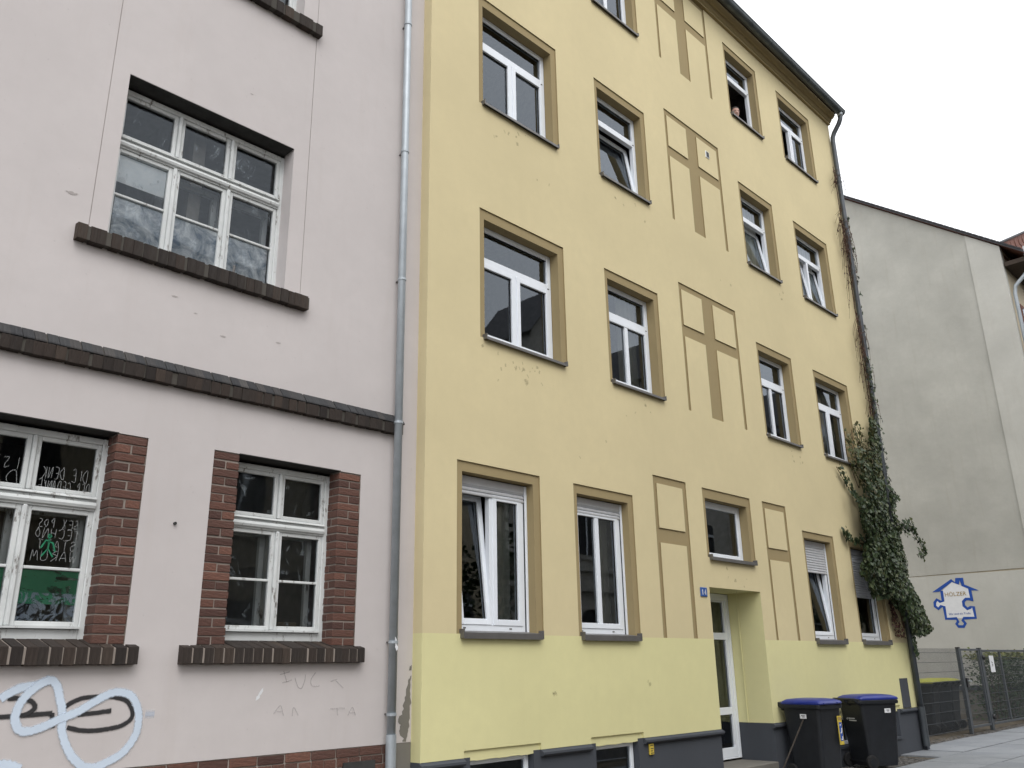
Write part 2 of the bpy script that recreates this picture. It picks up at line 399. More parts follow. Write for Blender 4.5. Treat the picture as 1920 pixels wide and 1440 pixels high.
# ================================================================== GROUND
GZ = .05
m = MB(); m.quad((-600, -600, -.12), (600, -600, -.12), (600, 600, -.12), (-600, 600, -.12)); struct(m.build('ground', 'earth'))
m = MB(); m.quad((-80, -10, -.09), (120, -10, -.09), (120, -3.6, -.09), (-80, -3.6, -.09)); struct(m.build('road', 'asphalt'))
pav = struct(MB().box(-80, 120, -3.4, .45, -.10, GZ-.03).build('pavement', 'earth'))
struct(MB().box(-80, 120, -14, -10.2, -.10, GZ).build('opposite_pavement', 'asphalt'))
kerb = struct(MB().box(-80, 120, -3.55, -3.4, -.11, GZ-.04).build('kerb', 'earth'))
kst = MB().box(-.485, .485, -.075, .075, -.12, GZ+.0).mesh('kerb_stone', 'granite_slab')
for i in range(40): inst('kerb_stone', kst, (4.5+i, -3.475, 0), parent=kerb)
struct(MB().box(-80, 120, -10.2, -10.0, -.11, GZ).build('opposite_kerb', 'granite_slab'))
struct(MB().box(17.6, 60, .45, 16, -.10, GZ-.005).build('yard', 'earth'))
sl = MB().box(-.492, .492, -.492, .492, -.05, 0); slab_me = sl.mesh('slab', 'granite_slab')
for r, (ya, yb) in enumerate(((-2.68, -1.70), (-1.70, -.70), (-.70, .28))):
    x = 11.2 + (.4 if r == 1 else 0)
    while x < 36:
        w = random.uniform(.9, 1.15)
        if not (r == 2 and x < 16.1):
            inst('slab', slab_me, (x+w/2, (ya+yb)/2, GZ+random.uniform(-.004, .004)), (random.uniform(-.004, .004), random.uniform(-.004, .004), 0), (w, yb-ya, 1), pav)
        x += w
cb = MB()
def cobbles(xa, xb, ya, yb, s=.062):
    x = xa
    while x < xb:
        y = ya
        while y < yb:
            a = s*random.uniform(.38, .46); b = s*random.uniform(.38, .46); z = GZ+random.uniform(-.012, .004)
            cx, cy = x+random.uniform(-.006, .006), y+random.uniform(-.006, .006); i = len(cb.v)
            cb.v += [(cx-a, cy-b, z-.05), (cx+a, cy-b, z-.05), (cx+a, cy+b, z-.05), (cx-a, cy+b, z-.05), (cx-a*.75, cy-b*.75, z), (cx+a*.75, cy-b*.75, z), (cx+a*.75, cy+b*.75, z), (cx-a*.75, cy+b*.75, z)]
            cb.f += [(i+4, i+5, i+6, i+7), (i, i+1, i+5, i+4), (i+1, i+2, i+6, i+5), (i+2, i+3, i+7, i+6), (i+3, i, i+4, i+7)]
            y += s
        x += s
cobbles(12.2, 16.1, -.68, -.02); cobbles(17.7, 31, .30, .62)
stuff(cb.build('cobblestones', 'cobble', pav))

# ================================================================== PINK BUILDING
PY = .14
pink = base('pink_house', 'old pale pink plastered house with brick window surrounds and graffiti on the left', 'house', (2.5, PY, 0))
XE = 5.533
W_UP = (2.24, 3.885, 5.03, 6.593); W_TOP = (2.24, 3.885, 8.19, 9.74); W_GL = (1.48, 2.535, 1.80, 3.405); W_GR = (3.58, 4.612, 1.80, 3.405)
RV = .175
rects = []
for g, w in (('up', W_UP), ('top', W_TOP)): rects.append((*w, RV, True, g+'_rev'))
rects += [(2.087, 2.094, 5.02, 8.03, .004, False, 'groove'), (4.053, 4.060, 5.02, 8.03, .004, False, 'groove2'), (2.087, 2.094, 8.2, 13, .004, False, 'groove3'), (4.053, 4.060, 8.2, 13, .004, False, 'groove4')]
for g, w in (('gl', W_GL), ('gr', W_GR)):
    rects.append((w[0]-.24, w[1]+.24, w[2]-.12, w[3]-.006, .014, False, g+'_jamb'))
    rects.append((w[0]-.007, w[1]+.007, w[2]-.02, w[3], RV, True, g+'_jamb'))
rects.append((-8, XE, 0, .965, .012, False, 'plinth'))
gr = {'wall': ('wall', 'pink_plaster'), 'groove': ('wall_groove', 'chip'), 'groove2': ('wall_groove', 'chip'), 'groove3': ('wall_groove', 'chip'), 'groove4': ('wall_groove', 'chip'), 'plinth': ('brick_plinth', 'mortar'),
      'up_rev': ('window_reveal', 'pink_plaster'), 'top_rev': ('window_reveal', 'pink_plaster'), 'gl_jamb': ('brick_jamb', 'mortar'), 'gr_jamb': ('brick_jamb', 'mortar')}
pk = relief_wall(pink, -8, XE, 0, 14, PY, rects, gr)
# back of the house, floors and rooms
m = MB(); m.box(-8, XE, 9.8, 10, 0, 14); m.box(-8, -7.8, PY+.4, 9.8, 0, 14); m.box(5.35, XE, PY+.4, 9.8, 0, 14); m.box(-7.8, 5.35, PY+.4, 9.8, 13.8, 14)
m.build('rear_wall', 'pink_plaster', pink)
m = MB(); m.box(-7.8, 5.35, 3.6, 3.8, 0, 13.7)
for z in (.6, 4.0, 7.1, 10.2): m.box(-7.8, 5.35, PY+.42, 3.6, z, z+.25)
for x in (1.0, 3.05, 5.1): m.box(x, x+.12, PY+.42, 3.6, .9, 13.6)
m.build('interior', 'room', pink)
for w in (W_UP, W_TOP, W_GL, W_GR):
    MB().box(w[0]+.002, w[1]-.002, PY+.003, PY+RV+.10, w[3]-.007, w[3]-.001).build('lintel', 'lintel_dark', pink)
# bricks: one bevelled unit mesh per material, shared
def brick_mesh(mat):
    m = MB(); b = .06
    X = [(-.5, -.5+b), (.5-b, .5)]
    import bmesh
    bm = bmesh.new(); bmesh.ops.create_cube(bm, size=1); bmesh.ops.bevel(bm, geom=bm.edges[:], offset=.045, segments=1, affect='EDGES')
    me = bpy.data.meshes.new('brick'); bm.to_mesh(me); bm.free(); me.materials.append(MATS[mat]); return me
RED = brick_mesh('red_brick')
def lay(x0, x1, y0, y1, z0, z1, parent, me=RED, jit=.003):
    j = lambda: random.uniform(-jit, jit)
    inst('brick', me, ((x0+x1)/2+j(), (y0+y1)/2+j(), (z0+z1)/2+j()), (j(), j()*2, j()), (x1-x0+j(), y1-y0, z1-z0+j()), parent)
def jambs(w, parent):
    for side in (0, 1):
        for c in range(22):
            z = w[2]+.02+c*.0718; zb = min(z+.060, w[3]-.012)
            if side == 0: e, s = w[0], -1
            else: e, s = w[1], 1
            def L(a, b, y0, y1):
                lay(min(e+s*a, e+s*b), max(e+s*a, e+s*b), y0, y1, z, zb, parent)
            if c % 2:
                L(0, .236, PY+.004, PY+.112); L(0, .10, PY+.122, PY+RV)
            else:
                L(0, .113, PY+.004, PY+RV); L(.124, .236, PY+.004, PY+.10)
jambs(W_GL, pk['gl_jamb']); jambs(W_GR, pk['gr_jamb'])
def profile_bricks(name, prof, x0, x1, pitch, mat, parent, backing, backmat='dark_mortar', joint=.007, jt=1.0):
    """row of moulded bricks set on edge; prof is the (y,z) outline"""
    bk = MB().prism(backing, x0+.006, x1-.006).build(name, backmat, parent)
    n = round((x1-x0)/pitch); p = (x1-x0)/n
    import bmesh
    me = MB().prism(prof, -.5, .5).mesh('brick', mat); bm = bmesh.new(); bm.from_mesh(me); bmesh.ops.recalc_face_normals(bm, faces=bm.faces)
    bmesh.ops.bevel(bm, geom=bm.edges[:], offset=.004, segments=1, affect='EDGES'); bm.to_mesh(me); bm.free()
    for i in range(n):
        inst('brick', me, (x0+(i+.5)*p, jt*random.uniform(-.002, .002), jt*random.uniform(-.003, .002)), (0, jt*random.uniform(-.006, .006), jt*random.uniform(-.006, .006)), (p-joint, 1, 1), bk)
    return bk
sillp = lambda zb, zt, zw, yb: [(PY-.075, zb), (PY-.075, zt), (yb, zw), (yb, zb)]
for x0, x1, zb in ((2.0, 4.13, 4.885), (2.0, 4.09, 8.04)):
    profile_bricks('brick_sill', sillp(zb, zb+.135, zb+.165, PY+RV), x0, x1, .083, 'clinker', pink, [(PY-.066, zb+.008), (PY-.066, zb+.126), (PY+RV-.004, zb+.156), (PY+RV-.004, zb+.008)])
for x0, x1 in ((1.20, 2.855), (3.20, 4.93)):
    zb = 1.672; profile_bricks('brick_sill', sillp(zb, zb+.125, zb+.19, PY+RV+.02), x0, x1, .0865, 'clinker', pink, [(PY-.067, zb+.008), (PY-.067, zb+.116), (PY+RV+.016, zb+.181), (PY+RV+.016, zb+.008)], 'mortar', .012)
profile_bricks('string_course', [(PY-.066, 3.862), (PY-.072, 3.968), (PY+.01, 3.968), (PY+.01, 3.862)], -1.0, 5.315, .0835, 'clinker', pink, [(PY-.058, 3.868), (PY-.06, 3.966), (PY+.012, 3.966), (PY+.012, 3.868)])
profile_bricks('string_course_cap', [(PY-.074, 3.970), (PY-.074, 3.984), (PY+.01, 4.080), (PY+.01, 3.970)], -1.0, 5.318, .0835, 'slate_clinker', pink, [(PY-.062, 3.972), (PY-.062, 3.980), (PY+.012, 4.076), (PY+.012, 3.972)], 'dark_mortar', .004, .25)
# plinth bricks
for r in range(7):
    z1 = .958-r*.077
    x = 2.2 - (.125 if r % 2 else 0); L = .24 if r % 2 == 0 else .115
    while x < 5.40:
        lay(x, min(x+L, 5.46), PY+.002, PY+.10, z1-.067, z1, pk['plinth']); x += L+.011
m = MB().box(4.78, 5.12, PY-.012, PY+.05, .70, .845); m.build('basement_grille', 'lintel_dark', pink)

# ---- old casement windows of the pink house
def frame_boxes(m, x0, x1, z0, z1, w, y0, y1, wb=None, wt=None):
    wb = w if wb is None else wb; wt = w if wt is None else wt
    m.box(x0, x0+w, y0, y1, z0, z1); m.box(x1-w, x1, y0, y1, z0, z1)
    m.box(x0+w, x1-w, y0, y1, z0, z0+wb); m.box(x0+w, x1-w, y0, y1, z1-wt, z1)
def pane(win, x0, x1, z0, z1, y, mat='old_glass', name='pane'):
    m = MB(); m.quad((x0, y, z0), (x1, y, z0), (x1, y, z1), (x0, y, z1)); return m.build(name, mat, win, fix=False)
def old_window(w, zt, zmid, cols, parent, botz):
    x0, x1, z1 = w[0], w[1], w[3]-.03
    y = PY+RV; fw = .055
    m = MB()
    m.box(x0-.02, x0+fw*.7, y, y+.09, botz, z1); m.box(x1-fw*.7, x1+.02, y, y+.09, botz, z1)      # outer posts
    m.box(x0+fw*.7, x1-fw*.7, y, y+.09, z1-.05, z1); m.box(x0+fw*.7, x1-fw*.7, y, y+.09, botz, botz+.075)
    win = m.build('window', 'old_white_paint', parent, bevel=.006)
    a, b = x0+fw*.7, x1-fw*.7
    # moulded transom: rail, torus, drip
    t = MB(); t.box(a, b, y-.004, y+.08, zt, zt+.085)
    t.prism([(y-.004, zt+.012), (y-.022, zt+.018), (y-.030, zt+.04), (y-.022, zt+.062), (y-.004, zt+.068)], a, b)
    t.prism([(y-.004, zt+.086), (y-.030, zt+.086), (y-.030, zt+.094), (y-.004, zt+.112)], a, b)
    t.build('transom', 'old_white_paint', win, bevel=.003)
    t = MB(); t.box(a, b, y-.035, y+.01, botz+.078, botz+.092); t.build('drip_rail', 'old_white_paint', win)
    cw = (b-a)/cols
    for i in range(1, cols):
        xm = a+i*cw
        MB().box(xm-.016, xm+.016, y-.014, y+.07, zt+.112, z1-.05).build('mullion', 'old_white_paint', win, bevel=.008)
        MB().box(xm-.018, xm+.018, y-.016, y+.07, botz+.092, zt).build('mullion', 'old_white_paint', win, bevel=.009)
    for i in range(cols):
        p0 = a+i*cw+(.018 if i else 0); p1 = a+(i+1)*cw-(.018 if i < cols-1 else 0)
        s = MB(); frame_boxes(s, p0, p1, zt+.112, z1-.05, .034, y+.012, y+.055); s.build('sash', 'old_white_paint', win, bevel=.004)
        pane(win, p0+.034, p1-.034, zt+.146, z1-.084, y+.036)
        s = MB(); frame_boxes(s, p0, p1, botz+.092, zt, .036, y+.010, y+.055)
        s.box(p0+.036, p1-.036, y+.014, y+.05, zmid-.011, zmid+.011); s.build('sash', 'old_white_paint', win, bevel=.004)
        pane(win, p0+.036, p1-.036, botz+.128, zmid-.011, y+.036); pane(win, p0+.036, p1-.036, zmid+.011, zt-.036, y+.036)
        # inner casement of the box window
        s = MB(); frame_boxes(s, p0-.01, p1+.01, botz+.09, zt+.02, .05, y+.20, y+.24); s.build('inner_casement', 'old_white_paint', win)
    return win, a, b, cw, y
wu, a, b, cw, y = old_window(W_UP, 5.965, 5.522, 3, pink, 4.985)
yf = y+.030
def filmq(win, x0, x1, z0, z1, mat, dy=0.0, name='paint_sheen_film'):
    return pane(win, x0, x1, z0, z1, yf+dy+.010, mat, name)
for i in range(3):
    p0, p1 = a+i*cw+.05, a+(i+1)*cw-.05
    filmq(wu, p0, p1, 5.11, 5.508, 'whitewash')
    filmq(wu, p0, p1, 5.54, 5.93, 'smear_sheen')
    filmq(wu, p0, p1, 6.11, 6.46, 'smear_sheen')
filmq(wu, a+.04, a+cw-.055, 5.66, 5.925, 'torn_paper', .012, 'paper_sheet')
MB().tube([(a+2*cw+.02, PY-.03, 5.03), (a+2*cw+.02, PY-.04, 5.10)], .012).build('latch', 'sill_metal', wu)
old_window(W_TOP, 9.12, 8.68, 3, pink, 8.205)
wl, la, lb, lcw, y = old_window(W_GL, 2.80, 2.355, 2, pink, 1.85)
wr, ra, rb, rcw, y = old_window(W_GR, 2.80, 2.368, 2, pink, 1.855)
put_l = lambda p, k: (p.x, yf+.004+k*.0, p.y)
cx0, cx1 = la+lcw+.054, lb-.036
ribbons('chalk_writing', strokes_text('DIE DENK', cx0+.02, 3.02, .085, .34, True) + strokes_text('DER GEDANKE', cx0+.005, 2.925, .08, .38, True), .0055, 'chalk', wl, put_l, True)
ribbons('chalk_writing', strokes_text('IST', la+.22, 3.06, .085, .19, True) + strokes_text('DA', la+.20, 2.94, .095, .21, True), .0055, 'chalk', wl, put_l, True)
tx = strokes_text('SEX POS', cx0+.05, 2.655, .062, .29, True) + strokes_text('TECHNO', cx0+.03, 2.575, .07, .33, True) + strokes_text('STATT', cx0+.06, 2.49, .07, .28, True) + strokes_text('WARUM', cx0+.02, 2.41, .07, .34, True)
ribbons('chalk_writing', tx, .005, 'chalk', wl, put_l, True)
gc = (cx0+.155, 2.53)
ribbons('green_figure', [[(gc[0], gc[1]+.075), (gc[0]+.012, gc[1]+.06), (gc[0], gc[1]+.045), (gc[0]-.012, gc[1]+.06), (gc[0], gc[1]+.075)], [(gc[0], gc[1]+.045), (gc[0], gc[1]-.03)],
        [(gc[0]-.05, gc[1]-.03), (gc[0]-.02, gc[1]+.03), (gc[0]+.03, gc[1]+.01), (gc[0]+.05, gc[1]-.05)], [(gc[0]-.04, gc[1]-.09), (gc[0], gc[1]-.03), (gc[0]+.04, gc[1]-.09)]], .017, 'green_marker', wl, put_l, False)
filmq(wl, cx0-.004, cx1, 2.10, 2.342, 'green_paint'); filmq(wl, cx0-.004, cx1, 1.982, 2.18, 'white_swirl', -.004)
filmq(wl, la+.04, la+lcw-.06, 1.985, 2.342, 'green_paint'); filmq(wl, la+.04, la+lcw-.06, 1.982, 2.2, 'white_swirl', -.004)
for i in range(2):
    for z0_, z1_ in ((1.99, 2.355), (2.385, 2.76), (2.95, 3.27)): filmq(wr, ra+i*rcw+.05, ra+(i+1)*rcw-.05, z0_, z1_, 'smear_sheen')  # pale film brightens the dark panes, painted in place of reflections
# things indistinct behind the glass of the right window
MB().prism([(4.15, 1.93), (4.46, 1.93), (4.46, 2.03), (4.15, 2.03)], .50, .72, 'y').build('window_board_box', 'bark', wr)

# ---- graffiti, scratches, chips
putw = lambda p, k: (p.x, PY-.0025-k, p.y)
G1 = [(1.993, 1.461), (2.042, 1.497), (2.119, 1.533), (2.211, 1.545), (2.283, 1.577), (2.337, 1.542), (2.368, 1.463), (2.404, 1.345), (2.412, 1.249), (2.45, 1.151), (2.511, 1.061), (2.589, 0.998), (2.671, 0.989), (2.75, 1.014), (2.848, 1.065), (2.922, 1.159), (2.944, 1.249), (2.932, 1.352), (2.877, 1.446), (2.807, 1.479), (2.722, 1.477), (2.614, 1.425), (2.501, 1.36), (2.388, 1.317), (2.279, 1.27), (2.189, 1.25), (2.131, 1.269), (2.1, 1.35), (2.131, 1.452), (2.212, 1.54), (2.284, 1.574)]
G2 = [(2.02, 1.054), (2.082, 1.053), (2.129, 1.04), (2.178, 1.014)]
BL = [[(2.385, 1.336), (2.425, 1.403), (2.519, 1.448), (2.63, 1.456), (2.736, 1.451), (2.836, 1.422), (2.888, 1.354), (2.885, 1.293), (2.804, 1.247), (2.65, 1.23), (2.537, 1.237), (2.445, 1.261)],
      [(2.508, 1.34), (2.624, 1.347), (2.737, 1.358)], [(1.984, 1.349), (2.146, 1.352), (2.334, 1.358)], [(2.334, 1.36), (2.349, 1.262)], [(2.038, 1.464), (2.12, 1.462), (2.189, 1.44), (2.218, 1.401), (2.181, 1.365), (2.146, 1.352)]]
o = ribbons('graffiti', BL, .040, 'spray_black', pink, putw); o['label'] = 'thin black sprayed tag'
put2 = lambda p, k: (p.x, PY-.0060-k, p.y)
o = ribbons('graffiti', [G1, G2], .070, 'spray_white', pink, put2); o['label'] = 'wide pale blue-white sprayed loops'
ribbons('spray_smudge', [[(2.99, 1.322), (3.06, 1.322)]], .07, 'spray_smudge', pink, putw)
SCR = [[(4.104, 1.582), (4.195, 1.604)], [(4.137, 1.611), (4.172, 1.521)], [(4.13, 1.516), (4.221, 1.538)], [(4.249, 1.555), (4.283, 1.483), (4.32, 1.47), (4.346, 1.53), (4.35, 1.578)], [(4.453, 1.594), (4.411, 1.54), (4.422, 1.486), (4.498, 1.484)], [(4.61, 1.518), (4.679, 1.535)], [(4.664, 1.523), (4.746, 1.459)], [(4.065, 1.275), (4.123, 1.336), (4.157, 1.259)], [(4.092, 1.291), (4.147, 1.294)], [(4.242, 1.25), (4.251, 1.319), (4.299, 1.253)], [(4.805, 1.229), (4.85, 1.295), (4.885, 1.226)], [(4.82, 1.253), (4.876, 1.251)], [(4.616, 1.292), (4.771, 1.292)], [(4.685, 1.289), (4.696, 1.234)]]
stuff(ribbons('scratched_letters', SCR, .012, 'pencil', pink, putw, True))
def patch(name, pts, y, mat, parent):
    n = len(pts); q = []
    for i in range(n):                                    # fractal edge so that chips look broken
        a_, b_ = Vector(pts[i]), Vector(pts[(i+1) % n]); d = b_-a_
        for k in range(4):
            p = a_+d*k/4; q.append(p + (Vector((-d.y, d.x))*random.uniform(-.10, .10) if k else Vector((0, 0))))
    m = MB(); i = len(m.v); m.v += [(p.x, y, p.y) for p in q]; m.f.append(tuple(range(len(q)))); return m.build(name, mat, parent, fix=False)
patch('chipped_patch', [(5.523, 1.552), (5.513, 1.439), (5.521, 1.333), (5.51, 1.229), (5.509, 1.113), (5.497, 1.062), (5.473, 0.972), (5.429, 0.977), (5.446, 1.001), (5.401, 1.029), (5.388, 1.068), (5.407, 1.118), (5.375, 1.145), (5.387, 1.196), (5.422, 1.207), (5.437, 1.31), (5.461, 1.401), (5.484, 1.506)], PY-.002, 'exposed_render', pink)
patch('chipped_patch', [(5.526, 1.646), (5.522, 1.599), (5.491, 1.596), (5.499, 1.632)], PY-.002, 'exposed_render', pink)
patch('scraped_patch', [(3.965, 1.491), (3.949, 1.446), (3.919, 1.395), (3.893, 1.385), (3.897, 1.413), (3.94, 1.469)], PY-.002, 'white_paint', pink)
MB().box(5.36, 5.528, PY-.004, PY+.02, .3, .962).build('plinth_end_render', 'exposed_render', pink)
MB().tube([(3.06, PY+.02, 2.745), (3.06, PY-.02, 2.745)], .012).build('wall_plug', 'lintel_dark', pink)
for (x, z, s) in ((3.05, 4.56, .02), (3.32, 4.42, .03), (3.86, 4.50, .03), (2.85, 4.66, .03), (1.93, 5.28, .05), (3.38, 6.98, .02)):
    patch('chipped_patch', [(x-s, z), (x-s*.2, z+s*.25), (x+s, z+s*.15), (x+s*.4, z-s*.25), (x-s*.3, z-s*.3)], PY-.002, 'chip', pink)

# ---- zinc downpipe at the joint
dp = MB(); dp.tube([(5.225, .045, .35), (5.20, .045, 13.6)], .041, 16); dp = dp.build('downpipe', 'zinc', pink, smooth=True)
for z in (1.22, 1.85, 3.97, 5.55, 7.12, 8.86):
    x = 5.225-.025*(z-.35)/13.2
    MB().tube([(x, .045, z-.012), (x, .045, z+.012)], .047, 16).build('pipe_collar', 'zinc', dp)
    MB().box(x-.009, x+.009, .09, PY+.02, z-.008, z+.008).build('pipe_bracket', 'sill_metal', dp)
MB().tube([(5.226, .045, .05), (5.2255, .045, 1.05)], .048, 20).build('standpipe', 'zinc', dp)
patch('sticker_scrap', [(5.205, 1.90), (5.225, 1.88), (5.24, 1.78), (5.222, 1.77), (5.21, 1.84)], .001, 'white_paint', dp)

# ================================================================== YELLOW BUILDING
yel = base('yellow_house', 'yellow four storey apartment house with brown window surrounds and white windows', 'house', (11.4, 0, 0))
XL, XR = 5.533, 17.555; CB = 1.936; TOP = 13.49
TD = .016                                                  # depth of the brown bands
WIN = {}                                                    # key -> (xa,xb,za,zb) outer band rect
for r, (za, zb) in enumerate(((None, None), (5.186, 6.847), (8.334, 9.995), (11.45, 13.075))):
    if r == 0: continue
    for c, (xa, xb) in dict(A=(6.323, 7.840), B=(8.70, 9.965), C=(12.853, 14.106), D=(14.961, 16.45)).items(): WIN[c+str(r)] = (xa, xb, za, zb)
for c, (xa, xb) in dict(A=(5.974, 7.259), B=(7.856, 9.037), C=(13.717, 14.876), D=(15.488, 16.767)).items(): WIN[c+'0'] = (xa, xb, CB, 3.705)
WIN['E0'] = (10.726, 12.073, 3.044, 4.036)
DOOR = (10.70, 12.105, .30, 2.628)
rects = [(XL, 11.4, .79, CB, 0, False, 'low'), (11.4, XR, .79, CB, 0, False, 'low2')]
gr = {'wall': ('wall', 'yellow_plaster'), 'low': ('lower_wall', 'light_yellow_plaster'), 'low2': ('lower_wall', 'light_yellow_plaster')}
INNER = {}
for k, (xa, xb, za, zb) in WIN.items():
    g = 's_'+k; gr[g] = ('window_surround', 'brown_plaster')
    rects.append((xa, xb, za, zb, TD, False, g))
    top = .125 if k[1] != '0' else .11; sd = .085 if k[0] in 'AD' else .075
    if k == 'E0': top, sd = .14, .08
    I = (xa+sd, xb-sd-.015, za+.0, zb-top); INNER[k] = I
    rects.append((I[0], I[1], za-(.0 if k[1] == '0' else .0), I[3], .15, True, g))
def panel(g, x0, x1, z0, z1, cross, bars, t=.105, s=.085):
    gr[g] = ('decorative_panel', 'brown_plaster')
    R = [(x0, x1, z1-t, z1), (x0, x0+s, z0, z1), (x1-s-.015, x1, z0, z1)] + [(x0, x1, za, zb) for za, zb in bars]
    if cross: R.append((cross[0], cross[1], z0, z1))
    for q in R: rects.append((*q, TD, False, g))
for r, z1 in ((1, 7.235), (2, 10.40), (3, 13.455)):
    z0 = {1: 5.165, 2: 8.335, 3: 11.43}[r]
    panel('p%d' % r, 10.56, 12.242, z0, z1, (11.20, 11.523), [(z1-.885, z1-.695)], s=.065 if r else .07)
panel('pa', 9.52, 10.31, CB, 4.05, None, [(3.148, 3.345)], s=.08)
panel('pb', 12.457, 13.218, CB, 4.045, None, [(3.135, 3.322)], s=.065)
gr['door'] = ('door_reveal', 'light_yellow_plaster'); rects.append((DOOR[0], DOOR[1], .79, DOOR[3], .56, True, 'door'))
LINT = [(6.077, 7.17), (7.995, 8.975), (13.845, 14.825), (15.65, 16.74)]
for i, (a_, b_) in enumerate(LINT):
    gr['lin%d' % i] = ('basement_lintel', 'light_yellow_plaster'); rects.append((a_, b_, .79, .855, .02, False, 'lin%d' % i))
yk = relief_wall(yel, XL, XR, .79, TOP+.25, 0, rects, gr)
# side returns
m = MB(); m.quad((XL, 0, CB), (XL, .6, CB), (XL, .6, TOP+.25), (XL, 0, TOP+.25)); m.build('side_return', 'yellow_plaster', yel, fix=False)
m = MB(); m.quad((XL, 0, .79), (XL, .6, .79), (XL, .6, CB), (XL, 0, CB)); m.build('side_return', 'light_yellow_plaster', yel, fix=False)
m = MB(); m.quad((XR, 0, .79), (XR, 11, .79), (XR, 11, TOP+.25), (XR, 0, TOP+.25)); m.box(XL+.05, XR-.02, 10.8, 11, 0, TOP+.25); m.build('gable_wall', 'yellow_plaster', yel, fix=False)
m = MB(); m.quad((XR, .012, 0), (XR, 11, 0), (XR, 11, .79), (XR, .012, .79)); m.build('plinth_return', 'plinth_paint', yel, fix=False)
# rooms behind the windows
m = MB(); m.box(XL+.05, XR-.3, 4.0, 4.2, 0, TOP+.2)
for z in (4.15, 7.3, 10.45, 13.35): m.box(XL+.05, XR-.3, .30, 4.0, z, z+.28)
m.box(XL+.05, DOOR[0]-.15, .30, 4.0, .85, 1.13); m.box(DOOR[1]+.15, XR-.3, .30, 4.0, .85, 1.13)
for x in (5.6, 8.05, 10.3, 12.35, 14.9, 17.1): m.box(x, x+.12, .30, 4.0, 1.13, 13.35)
m.build('interior', 'room', yel)
# plinth with basement windows
rects = []; gp = {'wall': ('plinth', 'plinth_paint')}
for i, (a_, b_) in enumerate(LINT):
    gp['b%d' % i] = ('basement_recess', 'plinth_paint'); rects.append((a_+.09, b_-.10, .33, .79, .10, True, 'b%d' % i))
gp['d'] = ('entrance_reveal', 'plinth_paint'); rects.append((DOOR[0], DOOR[1], .25, .79, .56, True, 'd'))
relief_wall(yel, XL, XR, 0, .79, .012, rects, gp)
m = MB(); m.quad((XL, .012, 0), (XL, .6, 0), (XL, .6, .79), (XL, .012, .79)); m.build('plinth_return', 'plinth_paint', yel, fix=False)
LP = [(0.012, .722), (-.022, .725), (-.036, .742), (-.036, .764), (-.02, .772), (0.012, .792)]
cuts = [XL-.012] + [v for ab in LINT[:2] for v in ab] + [DOOR[0]+.02, DOOR[1]-.02] + [v for ab in LINT[2:] for v in ab] + [XR+.01]
for a_, b_ in zip(cuts[::2], cuts[1::2]): MB().prism(LP, a_, b_).build('plinth_ledge', 'plinth_paint', yel)
for i, (a_, b_) in enumerate(LINT):
    m = MB(); n = 24
    for k in range(n):                                      # lintel lower edge is ragged
        xa, xb = a_+(b_-a_)*k/n, a_+(b_-a_)*(k+1)/n; za = .757+.003*math.sin(k*.9+i)+.002*math.sin(k*2.7); zb2 = .757+.003*math.sin((k+1)*.9+i)+.002*math.sin((k+1)*2.7)
        m.quad((xa, .0195, za), (xb, .0195, zb2), (xb, .0195, .792), (xa, .0195, .792)); m.quad((xa, .0195, za), (xb, .0195, zb2), (xb, .10, zb2), (xa, .10, za))
    m.build('basement_lintel', 'light_yellow_plaster', yel, fix=False)
    m = MB(); frame_boxes(m, a_+.07, b_-.11, .345, .765, .055, .085, .14)
    bw = m.build('basement_window', 'pvc', yel, bevel=.004); pane(bw, a_+.125, b_-.165, .40, .71, .11, 'glass')
    MB().box(a_+.08, b_-.09, -.01, .10, .30, .335).build('basement_sill', 'plinth_paint', yel)
    m = MB(); m.box(a_, b_, .9, .95, .1, .80); m.build('basement_backing', 'room', yel)
# gas marker and grey cover
o = MB().box(9.063, 9.15, -.010, .008, .597, .718).build('marker_plate', 'yellow_sticker', yel, bevel=.003)
ribbons('marker_text', [[(9.075, .70), (9.135, .70)], [(9.08, .665), (9.135, .665)], [(9.08, .64), (9.12, .64)], [(9.08, .615), (9.135, .615)]], .008, 'ink', o, lambda p, k: (p.x, -.0125, p.y), False)
MB().box(16.885, 17.243, -.014, .03, .795, 1.306).build('cover_plate', 'plinth_paint', yel, bevel=.004)
# house number
sg = MB().box(10.452, 10.616, -.016, -.002, 2.490, 2.614).build('house_number_sign', 'sign_blue', yel, bevel=.006)
ribbons('number', strokes_text('14', 10.480, 2.515, .075, .12, False, 0), .017, 'paper', sg, lambda p, k: (p.x, -.0185, p.y), False)
# little wall vent
o = MB().box(11.783, 11.895, -.012, .004, 10.012, 10.14).build('wall_vent', 'pvc', yel, bevel=.004)
m = MB()
for i in range(5): m.box(11.798, 11.880, -.016, -.0125, 10.03+i*.02, 10.041+i*.02)
MB().box(11.797, 11.881, -.0145, -.0125, 10.026, 10.126).build('vent_grille', 'gasket', o)

